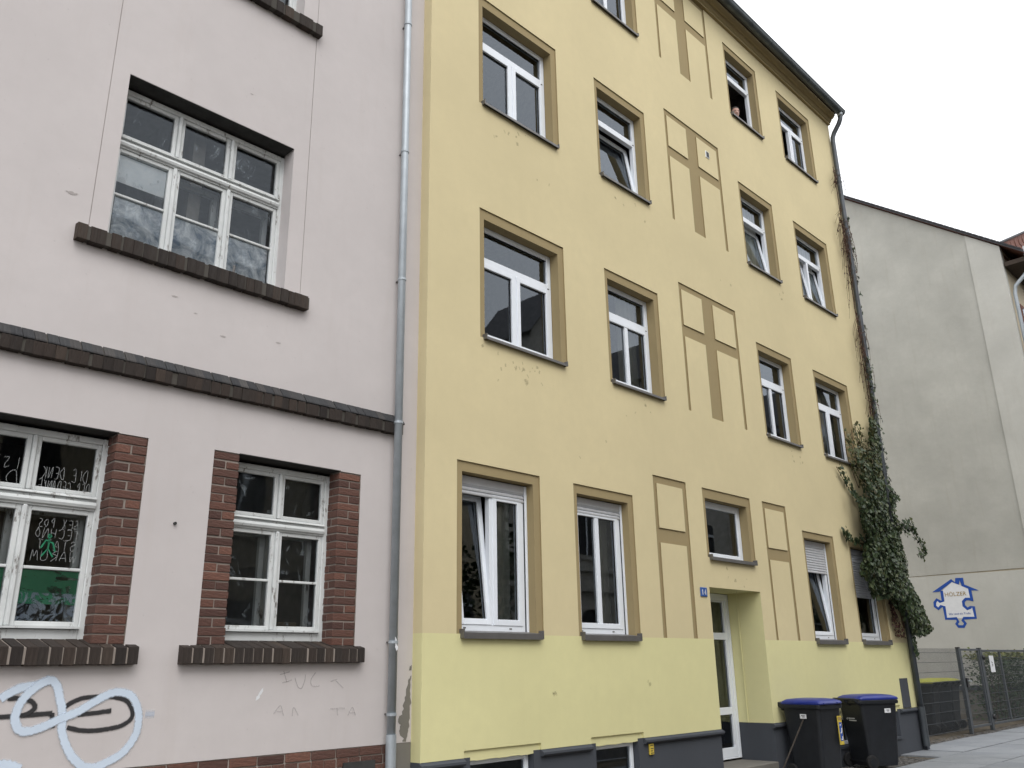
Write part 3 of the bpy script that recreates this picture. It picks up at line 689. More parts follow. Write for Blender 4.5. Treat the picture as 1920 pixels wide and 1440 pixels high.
# ---- windows
FY = .15
def sash(win, x0, x1, z0, z1, tilt=0, swing=0, bar=0, curtain=False, y0=FY-.012, w=.062, side=-1):
    """casement leaf; tilt: top leans into the room; swing: turned on its hinge side"""
    M = Matrix.Identity(4)
    if tilt: M = Matrix.Translation((0, y0+.03, z0)) @ Matrix.Rotation(-math.radians(tilt), 4, 'X') @ Matrix.Translation((0, -y0-.03, -z0))
    if swing:
        hx = x0 if side < 0 else x1
        M = Matrix.Translation((hx, y0+.05, 0)) @ Matrix.Rotation(math.radians(swing)*(1 if side < 0 else -1), 4, 'Z') @ Matrix.Translation((-hx, -y0-.05, 0))
    m = MB(); y1 = y0+.07
    m.box(x0, x0+w, y0, y1, z0, z1, M); m.box(x1-w, x1, y0, y1, z0, z1, M); m.box(x0+w, x1-w, y0, y1, z0, z0+w, M); m.box(x0+w, x1-w, y0, y1, z1-w, z1, M)
    if bar: xm = (x0+x1)/2; m.box(xm-bar/2, xm+bar/2, y0+.006, y1-.006, z0+w, z1-w, M)
    s = m.build('sash', 'pvc', win, bevel=.004)
    g = MB(); p = [M @ Vector(q) for q in ((x0+w, y0+.035, z0+w), (x1-w, y0+.035, z0+w), (x1-w, y0+.035, z1-w), (x0+w, y0+.035, z1-w))]
    g.quad(*[tuple(q) for q in p]); g.build('pane', 'glass', win, fix=False)
    # dark gasket line round the glass
    g = MB(); e = .006
    for (u0, u1, v0, v1) in ((x0+w, x1-w, z0+w, z0+w+e), (x0+w, x1-w, z1-w-e, z1-w), (x0+w, x0+w+e, z0+w+e, z1-w-e), (x1-w-e, x1-w, z0+w+e, z1-w-e)): g.box(u0, u1, y0+.026, y0+.033, v0, v1, M)
    g.build('gasket', 'gasket', win)
def drape(win, x0, x1, z0, z1, y=.34, fold=.022, mat='curtain'):
    m = MB(); n = max(8, int((x1-x0)/.018))
    for k in range(n+1):
        x = x0+(x1-x0)*k/n; yy = y+fold*math.sin(k*1.05)+.4*fold*math.sin(k*.37+1); m.v += [(x, yy, z0), (x, yy, z1)]
        if k: m.f.append((2*k-2, 2*k, 2*k+1, 2*k-1))
    m.build('curtain', mat, win, True, fix=False)
def metal_sill(win, I, zb, lip):
    m = MB(); x0, x1 = I[0]-.035, I[1]+.045
    m.prism([(FY, zb+.030), (-.050, zb+.002), (-.050, zb-lip), (-.044, zb-lip), (-.044, zb-.004), (FY, zb+.024)], x0+.012, x1-.012)
    m.box(x0, x0+.012, -.055, FY, zb-lip*.9, zb+.036); m.box(x1-.012, x1, -.055, FY, zb-lip*.9, zb+.036)
    m.build('sill', 'sill_metal', win)
    MB().box(I[0], I[1], .02, FY, zb-.05, zb-.002).build('sill_bed', 'brown_plaster', win)
def upper_window(k, kind, curtain=False):
    I = INNER[k]; x0, x1, za, z1 = I; z0 = za+.030
    m = MB(); zt = za+1.025; w = .068
    frame_boxes(m, x0, x1, z0, z1, w, FY, FY+.07, .06)
    m.box(x0+w, x1-w, FY, FY+.07, zt, zt+.10)
    two = kind.startswith('double'); xm = (x0+x1)/2
    if two: m.box(xm-.032, xm+.032, FY, FY+.07, z0+.06, zt)
    win = m.build('window', 'pvc', yel, bevel=.005)
    pane(win, x0+w, x1-w, zt+.10, z1-w, FY+.03, 'glass')
    MB().box(x0+w, x1-w, FY+.018, FY+.028, z1-w-.006, z1-w).build('gasket', 'gasket', win)
    o = .018; b0, b1 = z0+.06-o, zt+o
    L, R = (x0+w-o, xm-.032+o), (xm+.032-o, x1-w+o); full = (x0+w-o, x1-w+o)
    if kind == 'double': sash(win, *L, b0, b1); sash(win, *R, b0, b1)
    elif kind == 'double_tilt': sash(win, *L, b0, b1, tilt=8); sash(win, *R, b0, b1, tilt=8)
    elif kind == 'double_open': sash(win, *L, b0, b1, swing=84); sash(win, *R, b0, b1)
    elif kind == 'bar': sash(win, *full, b0, b1, bar=.075)
    elif kind == 'tilt': sash(win, *full, b0, b1, tilt=9)
    elif kind == 'open': sash(win, *full, b0, b1, swing=88)
    for xx in (x0+.06, x1-.07): MB().box(xx, xx+.028, FY-.006, FY+.001, zt+.034, zt+.044).build('drain_cap', 'gasket', win)
    metal_sill(win, I, za+.006, .030)
    if curtain: drape(win, x0+.55*(x1-x0), x1-.04, za+.1, z1)
    return win
for k, kind, cu in (('A1', 'double', 0), ('B1', 'bar', 1), ('C1', 'bar', 0), ('D1', 'double', 1), ('A2', 'double', 0), ('B2', 'tilt', 0), ('C2', 'tilt', 1), ('D2', 'double_tilt', 1), ('A3', 'double', 0), ('B3', 'bar', 0), ('C3', 'open', 0), ('D3', 'double_open', 0)):
    upper_window(k, kind, cu)
def ground_window(k, kind, drop=0.0):
    I = INNER[k]; x0, x1, za, z1 = I; z0 = za+.03; w = .068; zb = z1-.125
    f = FY-.012
    win_m = MB(); a_, b_ = x0+.03, x1-.035
    frame_boxes(win_m, a_, b_, z0, zb-.002, w, f, f+.07, .085, .06); xm = (a_+b_)/2
    if kind == 'double': win_m.box(xm-.032, xm+.032, f, f+.07, z0+.085, zb-.062)
    win = win_m.build('window', 'pvc', yel, bevel=.005)
    bx = MB(); bx.prism([(f-.012, zb+.03), (f-.012, z1-.01), (f+.12, z1-.01), (f+.12, zb), (f+.01, zb)], a_, b_)
    bx.build('shutter_box', 'shutter_grey', win, bevel=.006)
    for (u0, u1) in ((x0, x0+.028), (x1-.033, x1)): MB().box(u0, u1, f-.02, f+.05, z0-.01, z1-.012).build('guide_rail', 'pvc', win, bevel=.004)
    MB().box(b_-.012, b_+.002, f-.006, f+.0, z0, zb).build('gasket', 'gasket', win)
    sh = MB(); zz = zb; n = max(2, int(drop/.042)); 
    for i in range(n):
        q = zb-.002-i*.042; sh.prism([(f-.002, q), (f-.014, q-.010), (f-.016, q-.021), (f-.014, q-.033), (f-.002, q-.040), (f+.0, q-.020)], a_, b_-.013)
    sh.build('roller_shutter', 'shutter_grey', win)
    o = .018; b0, b1 = z0+.085-o, zb-.062+o; L, R = (a_+w-o, xm-.032+o), (xm+.032-o, b_-w+o); full = (a_+w-o, b_-w+o)
    if kind == 'double': sash(win, *L, b0, b1, tilt=6.5, y0=f-.010); sash(win, *R, b0, b1, y0=f-.010)
    elif kind == 'bar': sash(win, *full, b0, b1, bar=.075, y0=f-.010)
    elif kind == 'tilt': sash(win, *full, b0, b1, tilt=7, y0=f-.010)
    elif kind == 'plain': sash(win, *full, b0, b1, y0=f-.010)
    for xx in (a_+.10, b_-.26): MB().box(xx, xx+.035, f-.005, f+.001, z0+.030, z0+.042).build('drain_cap', 'sill_metal', win)
    metal_sill(win, I, za+.010, .058)
    return win
g = ground_window('A0', 'double', .09); drape(g, 6.86, 7.08, 2.0, 3.4); drape(g, 6.10, 6.25, 2.0, 3.4)
g = ground_window('B0', 'bar', .09); drape(g, 8.66, 8.90, 2.0, 3.4); drape(g, 8.02, 8.14, 2.0, 3.4)
g = ground_window('C0', 'tilt', .46)
g = ground_window('D0', 'plain', .78)
I = INNER['E0']; m = MB(); frame_boxes(m, I[0], I[1], I[2]+.03, I[3], .10, FY, FY+.07, .07)
we = m.build('window', 'pvc', yel, bevel=.006); pane(we, I[0]+.10, I[1]-.10, I[2]+.10, I[3]-.10, FY+.02, 'glass'); metal_sill(we, I, I[2]+.004, .045)
# dirt blooms below the sills
SO = {.02: [], .035: [], .07: []}
def bloom(x, z, n, sp):
    for _ in range(n):
        a_, c_ = x+random.gauss(0, sp), z-abs(random.gauss(0, sp*.8)); L = random.uniform(.012, .05); w_ = random.choice(list(SO)); dx = random.uniform(-.02, .02)
        SO[w_].append([(a_, c_), (a_+dx, c_-L*.5), (a_+dx*1.5+.004, c_-L)])
for (x, z, n, sp) in ((6.95, 5.10, 22, .24), (9.4, 5.12, 5, .2), (13.8, 5.10, 6, .2), (6.85, 8.27, 8, .3), (9.3, 8.25, 5, .25), (14.0, 8.22, 4, .2), (11.5, 2.94, 8, .3), (15.6, 5.08, 4, .3), (7.3, 7.8, 2, .4), (8.3, 4.5, 2, .3), (9.1, 1.45, 2, .05), (7.4, 1.36, 3, .03), (12.0, 8.0, 2, .3), (6.7, 11.35, 4, .3)): bloom(x, z, n, sp)
for w_, st_ in SO.items(): stuff(ribbons('soot_marks', st_, w_, 'soot', yel, lambda p, k: (p.x, -.0022-k*.02, p.y)))

# ---- entrance
dy = .56; dz0 = .31
m = MB(); frame_boxes(m, DOOR[0]-.02, DOOR[1]-.005, dz0, DOOR[3]-.005, .075, dy-.005, dy+.06, .02, .10)
dr = m.build('entrance_door', 'pvc', yel, bevel=.005)
m = MB(); a_, b_ = DOOR[0]+.055, DOOR[1]-.082
m.box(a_, a_+.075, dy+.002, dy+.055, dz0+.022, 2.52); m.box(b_-.075, b_, dy+.002, dy+.055, dz0+.022, 2.52)
for za, zb in ((dz0+.022, dz0+.15), (.905, 1.005), (1.955, 2.055), (2.50, 2.52)): m.box(a_+.075, b_-.075, dy+.002, dy+.055, za, zb)
m.build('door_leaf', 'pvc', dr, bevel=.004)
for za, zb in ((dz0+.15, .905), (1.005, 1.955), (2.055, 2.50)): pane(dr, a_+.075, b_-.075, za, zb, dy+.03, 'glass')
MB().tube([(a_+.04, dy-.05, 1.0), (a_+.04, dy-.05, 1.5)], .014).build('door_handle', 'zinc', dr)
MB().box(DOOR[0]-.1, DOOR[1]+.1, dy+1.6, dy+1.7, .3, 2.7).build('hallway_wall', 'room', yel)
MB().box(DOOR[0]+.002, DOOR[1]-.002, -.02, dy+.06, .0, .285).build('entrance_step', 'exposed_render', yel, bevel=.01)
MB().box(DOOR[1]-.012, DOOR[1]-.002, .40, .415, .79, 2.62).build('reveal_bead', 'light_yellow_plaster', yel)

# ---- eaves: moulded cornice, soffit, gutter, roof
CZ = TOP-.03
prof = [(0.0, CZ), (-.05, CZ), (-.05, CZ+.045), (-.075, CZ+.06), (-.10, CZ+.10), (-.10, CZ+.12), (-.14, CZ+.13), (-.19, CZ+.19), (-.19, CZ+.23), (0.0, CZ+.23)]
MB().prism(prof, XL+.02, XR+.005).build('cornice', 'brown_plaster', yel)
MB().box(XL+.02, XR+.02, -.24, .2, CZ+.232, CZ+.262).build('eaves_board', 'soffit_brown', yel)
m = MB(); gy, gz, gr_ = -.325, CZ+.215, .088; n = 10
arc = [(gy+gr_*math.cos(math.pi+math.pi*k/n), gz+gr_*math.sin(math.pi+math.pi*k/n)) for k in range(n+1)]; arc2 = [(gy+(gr_-.006)*math.cos(math.pi+math.pi*k/n), gz+(gr_-.006)*math.sin(math.pi+math.pi*k/n)) for k in range(n+1)][::-1]
m.prism(arc+arc2, XL+.02, XR+.06); gut = m.build('gutter', 'gutter_metal', yel)
MB().prism([(gy+gr_*math.cos(math.pi+math.pi*k/n), gz+gr_*math.sin(math.pi+math.pi*k/n)) for k in range(n+1)], XR+.055, XR+.063).build('gutter_end', 'gutter_metal', gut)
MB().tube([(XL+.02, gy-gr_, gz+.004), (XR+.06, gy-gr_, gz+.004)], .012, 8).build('gutter_bead', 'gutter_metal', gut, smooth=True)
for i in range(15):
    x = XL+.5+i*.82
    MB().prism([(gy+(gr_+.004)*math.cos(math.pi+math.pi*k/n), gz+(gr_+.004)*math.sin(math.pi+math.pi*k/n)) for k in range(n+1)], x, x+.022).build('gutter_bracket', 'gutter_metal', gut)
m = MB(); m.prism([(-.27, CZ+.27), (-.27, CZ+.30), (5.6, CZ+4.6), (5.6, CZ+4.55)], XL, XR+.06); m.prism([(11.2, CZ+.27), (11.2, CZ+.30), (5.6, CZ+4.6), (5.6, CZ+4.55)], XL, XR+.06)
m.build('roof', 'slate', yel)
# dark downpipe with swan neck at the right corner
px, py = 17.50, -.075
o = MB().tube([(px+.0, gy, gz-.06), (px, gy, gz-.17), (px, gy+.015, gz-.23), (px, gy+.06, gz-.32), (px, -.13, gz-.50), (px, -.085, gz-.60), (px, py, gz-.72), (px, py, 3.0), (px+.03, py, .62)], .052, 14).build('downpipe', 'dark_pipe', yel, smooth=True)
MB().tube([(px, gy, gz-.03), (px, gy, gz-.15)], .06, 14).build('pipe_collar', 'zinc', o, smooth=True)
for z in (11.9, 9.7, 7.45, 5.2, 3.2): MB().tube([(px, py, z-.014), (px, py, z+.014)], .060, 14).build('pipe_collar', 'dark_pipe', o)
MB().tube([(px+.03, py, .12), (px+.03, py, .80)], .062, 20).build('standpipe', 'dark_pipe', o)
MB().tube([(px+.10, .02, 0.05), (px+.10, .02, 2.6)], .035, 12).build('side_pipe', 'dark_pipe', o, smooth=True)
MB().box(17.57, 17.70, -.06, .10, .03, .30).build('pipe_base', 'plinth_paint', o)

# ================================================================== PERSON leaning out of the top window
def person():
    p = base('person', 'person in dark hooded top leaning on the sill of an open top floor window', 'person', (13.35, .35, 11.0))
    J = {'pel': (13.62, .95, 10.95, .15), 'wai': (13.58, .80, 11.12, .145), 'che': (13.50, .55, 11.36, .16), 'ne0': (13.40, .33, 11.50, .085), 'nec': (13.34, .22, 11.55, .058),
         'lsh': (13.28, .46, 11.46, .075), 'lel': (13.04, .22, 11.505, .052), 'lwr': (13.22, .06, 11.505, .036), 'rsh': (13.62, .36, 11.44, .075), 'rel': (13.66, .12, 11.51, .052), 'rwr': (13.38, .05, 11.515, .036)}
    ks = list(J); E = [('pel', 'wai'), ('wai', 'che'), ('che', 'ne0'), ('ne0', 'nec'), ('che', 'lsh'), ('lsh', 'lel'), ('lel', 'lwr'), ('che', 'rsh'), ('rsh', 'rel'), ('rel', 'rwr')]
    me = bpy.data.meshes.new('body'); me.from_pydata([J[k][:3] for k in ks], [(ks.index(a), ks.index(b)) for a, b in E], [])
    o = bpy.data.objects.new('clothed_body', me); COL.objects.link(o); setp(o, p); me.materials.append(MATS['dark_cloth'])
    sk = o.modifiers.new('skin', 'SKIN'); ss = o.modifiers.new('sub', 'SUBSURF'); ss.levels = 2; ss.render_levels = 2
    for i, k in enumerate(ks): me.skin_vertices[0].data[i].radius = (J[k][3], J[k][3]); me.skin_vertices[0].data[i].use_root = (k == 'pel')
    # head: shaped rings (jaw, cheeks, brow, crown), face turned to the street and down
    m = MB(); rings = [(-.115, .035, .045, -.035), (-.095, .05, .062, -.022), (-.06, .064, .082, -.008), (-.02, .072, .092, 0), (.03, .076, .097, .004), (.075, .068, .085, .008), (.105, .045, .058, .010), (.118, .015, .02, .01)]
    seg = 16
    for (z, rx, ry, oy) in rings:
        for j in range(seg):
            t = 2*math.pi*j/seg; x = rx*math.cos(t); yy = ry*math.sin(t)+oy
            if math.sin(t) < -.93 and -.05 < z < .02: yy -= .014        # nose ridge
            m.v.append((x, yy, z))
    for k in range(len(rings)-1):
        for j in range(seg): m.f.append((k*seg+j, k*seg+(j+1) % seg, (k+1)*seg+(j+1) % seg, (k+1)*seg+j))
    m.f += [tuple(range(seg))[::-1], tuple((len(rings)-1)*seg+j for j in range(seg))]
    H = Matrix.Translation((13.20, .075, 11.655)) @ Euler((math.radians(16), 0, math.radians(-38))).to_matrix().to_4x4()
    def place(mm): mm.v = [tuple(H @ Vector(q)) for q in mm.v]; return mm
    place(m).build('head', 'skin', p, True)
    n_ = MB(); n_.prism([(-.088, .022), (-.118, -.022), (-.092, -.030)], -.011, .011); place(n_).build('nose', 'skin', p)
    for s in (-1, 1):
        e = MB(); e.box(.020 if s > 0 else -.040, .040 if s > 0 else -.020, -.0925, -.080, .020, .027); place(e).build('eye', 'hair', p)
        e = MB(); e.box(.070*s-.008, .070*s+.008, -.012, .02, -.03, .03); place(e).build('ear', 'skin', p, bevel=.005)
    e = MB(); e.box(-.022, .022, -.086, -.074, -.066, -.060); place(e).build('mouth', 'soffit_brown', p)
    hm = MB(); hs_ = [(.0, .079, .098, .018), (.035, .082, .099, .016), (.08, .075, .088, .014), (.112, .05, .06, .012), (.127, .015, .02, .01)]
    for (z, rx, ry, oy) in hs_:
        for j in range(seg):
            t = 2*math.pi*j/seg; q = 1 if (math.sin(t) > -.55 or z > .05) else .8; hm.v.append((rx*math.cos(t)*q, ry*math.sin(t)*q+oy, z))
    for k in range(len(hs_)-1):
        for j in range(seg): hm.f.append((k*seg+j, k*seg+(j+1) % seg, (k+1)*seg+(j+1) % seg, (k+1)*seg+j))
    hm.f.append(tuple((len(hs_)-1)*seg+j for j in range(seg))); place(hm).build('hair', 'hair', p, True)
    for (wx, s) in ((13.24, 1), (13.36, -1)):                 # folded hands on the sill
        h = MB(); h.box(wx-.04, wx+.04, .0, .07, 11.492, 11.517)
        for f_ in range(4): h.tube([(wx+s*.03, .008+f_*.018, 11.512), (wx+s*.07, .006+f_*.018, 11.514), (wx+s*.095+.004*(f_ % 2)*s, .004+f_*.018, 11.505)], .0085, 6)
        h.tube([(wx, .06, 11.514), (wx+s*.04, .085, 11.518), (wx+s*.06, .08, 11.515)], .0095, 6)
        h.build('hand', 'skin', p, True, bevel=.008)
person()

# ================================================================== IVY on the corner
rnd = random.Random(3)
ivy = base('ivy_plant', 'dark green ivy climbing the right corner of the yellow house round the downpipe', 'ivy', (17.3, -.1, .05))
IVY = [(16.851, 6.258), (17.255, 6.224), (17.203, 5.443), (17.253, 5.018), (17.501, 4.836), (17.863, 4.72), (17.532, 4.572), (17.41, 4.399), (17.413, 4.137), (17.504, 3.833), (17.629, 3.482), (17.592, 3.072), (17.995, 2.736), (18.165, 2.489), (18.457, 2.192), (17.975, 2.065), (17.417, 2.028), (17.496, 1.597), (17.332, 1.646), (17.253, 2.074), (17.047, 2.263), (16.945, 2.452), (16.729, 2.541), (16.354, 2.717), (15.809, 2.647), (15.581, 2.776), (15.577, 2.96), (15.284, 3.081), (15.547, 3.331), (15.694, 3.627), (15.847, 3.736), (15.694, 3.964), (15.695, 4.305), (15.508, 4.43), (15.293, 4.598), (15.558, 4.584), (15.885, 4.526), (16.026, 4.594), (15.954, 4.939), (15.889, 5.236), (15.837, 5.433), (16.234, 5.552), (16.435, 5.427), (16.768, 6.022)]
def inside(p, poly):
    c = False; j = len(poly)-1
    for i in range(len(poly)):
        if (poly[i][1] > p[1]) != (poly[j][1] > p[1]) and p[0] < (poly[j][0]-poly[i][0])*(p[1]-poly[i][1])/(poly[j][1]-poly[i][1])+poly[i][0]: c = not c
        j = i
    return c
def edge_dist(p, poly):
    d = 9
    for i in range(len(poly)):
        a_, b_ = Vector(poly[i]), Vector(poly[(i+1) % len(poly)]); ab = b_-a_; t = max(0, min(1, (Vector(p)-a_).dot(ab)/max(1e-9, ab.length_squared)))
        d = min(d, (Vector(p)-a_-ab*t).length)
    return d
# outline was taken at 0.2 m in front of the wall; leaves fill a mound between the wall and that surface
lm, ly = MB(), MB(); pts, yg = [], []
n = 0
while n < 9000:
    p = (rnd.uniform(15.2, 18.5), rnd.uniform(1.55, 6.3))
    if not inside(p, IVY): continue
    if p[1] > 4.5 and p[0] < 16.75 and rnd.random() < .45: n += 1; continue
    d = edge_dist(p, IVY)
    if d < .06 and rnd.random() < .45: continue
    depth = min(.30, .10+d*.55); t = rnd.random()**.6
    y = -.2 + .17*(1-t) - (t*depth*.8 - .05)
    k = (6.6+y)/6.4                                       # keep the silhouette of the mound
    X, Z = p[0]*k, 1.6+(p[1]-1.6)*k
    if abs(X/(6.6+y)-2.682) < .0125 and (Z > 4.1 or Z < 2.5): n += 1; continue      # the downpipe shows in front of the leaves there
    if p[1] > 5.0 and rnd.random() < .35: yg.append((X, y, Z))
    else: pts.append((X, y, Z))
    n += 1
def strand(path, n, spread, lst, y=-.04):
    q = catmull(path, 8)
    for _ in range(n):
        p = q[rnd.randrange(len(q))]; lst.append((p.x+rnd.gauss(0, spread), y-rnd.random()*.08, p.y+rnd.gauss(0, spread)))
    return [(p.x, y+.01, p.y) for p in q]
ST = []
ST.append(strand([(17.192, 4.036), (17.781, 4.168), (18.058, 4.036), (18.346, 3.848), (18.422, 3.694), (18.103, 3.617)], 150, .05, pts, -.25))
ST.append(strand([(17.2, 4.06), (17.6, 4.12), (17.9, 4.10)], 110, .08, pts, -.25))
ST.append(strand([(15.358, 5.031), (15.661, 4.773), (15.937, 4.558)], 70, .03, pts)); ST.append(strand([(16.038, 5.082), (16.236, 4.749)], 30, .025, yg))
ST.append(strand([(15.251, 3.825), (15.385, 3.695), (15.891, 3.72), (16.324, 3.748)], 110, .035, pts)); ST.append(strand([(16.478, 6.058), (16.513, 5.793), (16.529, 5.473)], 40, .03, yg))
for xx in (15.9, 16.1, 16.3, 16.55, 16.75): ST.append(strand([(xx+.1, 5.1), (xx, 5.4), (xx+rnd.uniform(-.08, .05), 5.85+rnd.uniform(-.2, .3))], 40, .03, yg))
ST.append(strand([(17.25, 5.6), (17.33, 6.6), (17.32, 7.6)], 160, .04, pts, -.10)); ST.append(strand([(17.62, 5.0), (17.66, 6.4), (17.6, 9.5), (17.58, 11.0)], 220, .035, pts, -.04))
leaf_cloud(lm, pts, .072, rnd, True); leaf_cloud(ly, yg, .065, rnd, True)
stuff(lm.build('foliage', 'ivy_leaf', ivy, fix=False)); o = stuff(ly.build('foliage', 'ivy_young', ivy, fix=False)); o['label'] = 'yellowish young ivy shoots'
m = MB()
for s in ST: m.tube(s, .006, 5, False)
for i in range(9):
    x = 16.9+rnd.uniform(-.2, .5); m.tube([(17.46, -.02, 2.2), (17.40+rnd.uniform(-.05, .05), -.03, 2.5), (x+.1, -.05, 2.9), (x+rnd.uniform(-.3, .2), -.05, 4.0), (x+rnd.uniform(-.2, .3), -.04, 5.5)], .016, 6, False, .006)
m.build('stem', 'vine_stem', ivy, True)
rd = MB(); leaf_cloud(rd, [(16.78+rnd.uniform(0, .42)*(1-(z-2.0)/.75)+.20*(2.7-z)*.6, -.05-rnd.random()*.06, z) for z in (rnd.uniform(2.02, 2.68) for _ in range(230))], .05, rnd, True)
o = stuff(rd.build('foliage', 'dead_leaf', ivy, fix=False)); o['label'] = 'dry reddish ivy leaves'
vine = base('dry_creeper', 'dry reddish brown creeper strands hanging beside the upper part of the dark downpipe', 'creeper', (17.3, -.06, 6.0))
m = MB(); dl = []
VZ = [(17.36, 6.1), (17.34, 7.0), (17.36, 7.9), (17.36, 8.9), (17.36, 9.9), (17.36, 10.8), (17.36, 11.4), (17.34, 12.25)]
m.tube([(x, -.05, z) for x, z in catmull(VZ, 4)], .008, 6, False); m.tube([(x+.30, .0, z) for x, z in catmull(VZ[:-2], 4)], .010, 6, False)
for z0, cnt, ln in ((11.95, 10, .45), (11.0, 7, .35), (10.6, 18, .75), (10.2, 18, .9), (9.5, 8, .9), (8.3, 16, .6), (7.9, 12, .8), (7.2, 5, .7), (6.6, 6, .6)):
    for i in range(cnt):
        z = z0+rnd.uniform(-.25, .2); L = ln*rnd.uniform(.4, 1.1); out = rnd.uniform(.10, .52)*(1 if rnd.random() < .8 else -.45)
        a_ = (17.36, -.06, z); q = [Vector(a_), Vector((17.36-out*.6, -.10-rnd.random()*.08, z+.10*rnd.random())), Vector((17.36-out, -.10-rnd.random()*.1, z-.12-L*.3)), Vector((17.36-out*.95+rnd.uniform(-.04, .06), -.08, z-L))]
        c = catmull(q, 4); m.tube(c, .005, 4, False, .0025)
        for _ in range(rnd.randint(1, 4)): p = c[rnd.randrange(len(c))]; dl.append((p.x+rnd.uniform(-.02, .02), p.y, p.z))
        for _ in range(rnd.randint(0, 2)): dl.append((17.36+rnd.uniform(-.14, .04), -.06-rnd.random()*.05, z+rnd.uniform(-.3, .2)))
stuff(m.build('strands', 'vine_stem', vine, True)); rd = MB(); leaf_cloud(rd, dl, .055, rnd, True, .55); stuff(rd.build('dead_leaves', 'dead_leaf', vine, fix=False))

# ================================================================== WHEELIE BINS
def rrect(w, d, r, n=3):
    q = []
    for (cx, cy, a0) in ((w/2-r, d/2-r, 0), (-w/2+r, d/2-r, 90), (-w/2+r, -d/2+r, 180), (w/2-r, -d/2+r, 270)):
        for k in range(n+1): a = math.radians(a0+90*k/n); q.append((cx+r*math.cos(a), cy+r*math.sin(a)))
    return q
def loft(secs):
    m = MB(); n = len(secs[0][0])
    for q, z, oy in secs: m.v += [(x, y_+oy, z) for x, y_ in q]
    for k in range(len(secs)-1):
        for j in range(n): m.f.append((k*n+j, k*n+(j+1) % n, (k+1)*n+(j+1) % n, (k+1)*n+j))
    m.f += [tuple(range(n))[::-1], tuple((len(secs)-1)*n+j for j in range(n))]; return m
def wheelie_bin(label, loc, rz, lidmat, group=None, cat='bin'):
    """two-wheeled 240 l bin: local +y is the hinge/handle side"""
    t = thing('wheelie_bin', label, cat, loc, rz, group)
    loft([(rrect(.46, .50, .05), .04, .0), (rrect(.48, .53, .05), .10, .0), (rrect(.545, .66, .05), .90, .0), (rrect(.55, .67, .05), .955, .0)]).build('body', 'bin_body', t, bevel=.006)
    loft([(rrect(.58, .72, .05), .93, .0), (rrect(.60, .75, .05), .945, .01), (rrect(.60, .75, .05), .985, .01), (rrect(.57, .70, .05), .99, .0)]).build('rim', 'bin_body', t, bevel=.004)
    lid = loft([(rrect(.575, .73, .05), .992, -.01), (rrect(.585, .745, .05), 1.008, -.01), (rrect(.57, .72, .06), 1.030, -.01), (rrect(.49, .60, .08), 1.058, .0), (rrect(.30, .40, .08), 1.070, .0)]).build('lid', lidmat, t, True)
    b = lid.modifiers.new('es', 'EDGE_SPLIT'); b.split_angle = math.radians(40)
    for s in (-1, 1): MB().box(s*.17-.05, s*.17+.05, -.405, -.36, 1.000, 1.018).build('lid_grip', lidmat, lid, bevel=.006)
    h = MB(); h.tube([(-.25, .36, .985), (-.25, .425, 1.005), (.25, .425, 1.005), (.25, .36, .985)], .017, 10); h.build('handle', 'bin_body', t, True)
    for s in (-.25, 0, .25): MB().prism([(.33, .90), (.33, 1.0), (.435, 1.02), (.44, .985)], s-.02, s+.02).build('handle_bracket', 'bin_body', t, bevel=.004)
    MB().tube([(-.29, .26, .105), (.29, .26, .105)], .013, 8).build('axle', 'bin_body', t)
    for s in (-1, 1):
        w = MB().tube([(s*.245, .26, .105), (s*.252, .26, .105), (s*.292, .26, .105), (s*.299, .26, .105)], .10, 22).build('wheel', 'tyre', t, bevel=.01)
        MB().tube([(s*.298, .26, .105), (s*.303, .26, .105)], .055, 16).build('hub', 'bin_body', w)
    return t
def text_mesh(name, body, size, mat, parent, M, align='CENTER', extrude=0.0):
    cu = bpy.data.curves.new('txt', 'FONT'); cu.body = body; cu.size = size; cu.align_x = align; cu.extrude = extrude; cu.resolution_u = 3
    tmp = bpy.data.objects.new('tmp', cu); COL.objects.link(tmp); dg = bpy.context.evaluated_depsgraph_get(); dg.update()
    me = bpy.data.meshes.new_from_object(tmp.evaluated_get(dg)); bpy.data.objects.remove(tmp); me.name = name; me.transform(M); me.materials.clear(); me.materials.append(MATS[mat])
    o = bpy.data.objects.new(name, me); COL.objects.link(o); setp(o, parent); return o
side = lambda s, x, y_, z: Matrix.Translation((x, y_, z)) @ Matrix.Rotation(math.radians(90 if s > 0 else -90), 4, 'Z') @ Matrix.Rotation(math.radians(90), 4, 'X')
b1 = wheelie_bin('black bin with dark blue lid and yellow sticker beside the entrance door', (12.50, -.40, GZ), math.radians(-7), 'bin_lid', 'blue lidded bins'); b1.scale = (1, .90, 1)
MB().box(-.283, -.276, -.10, .01, .805, .865).build('address_label', 'paper', b1); ribbons('label_print', [[(-.08, .845), (-.01, .845)], [(-.075, .828), (-.03, .828)]], .008, 'ink', b1, lambda p, k: (-.2845, p.x, p.y), False)
m = MB().box(.135, .235, -.350, -.342, .45, .83); st = m.build('sticker', 'yellow_sticker', b1)
MB().box(.155, .225, -.353, -.3505, .50, .745).build('sticker_picture', 'logo_blue', b1); MB().box(.15, .22, -.353, -.3505, .775, .815).build('sticker_heading', 'logo_gold', b1)
ribbons('sticker_print', [[(.175, .52), (.205, .52), (.205, .56)], [(.17, .60), (.20, .62), (.205, .67)], [(.172, .70), (.19, .72)]], .02, 'paper', b1, lambda p, k: (p.x, -.3545, p.y), False)
b2 = wheelie_bin('black bin with bright blue lid turned askew between the sticker bin and the corner downpipe', (14.30, -.46, GZ), math.radians(61), 'bin_lid', 'blue lidded bins')
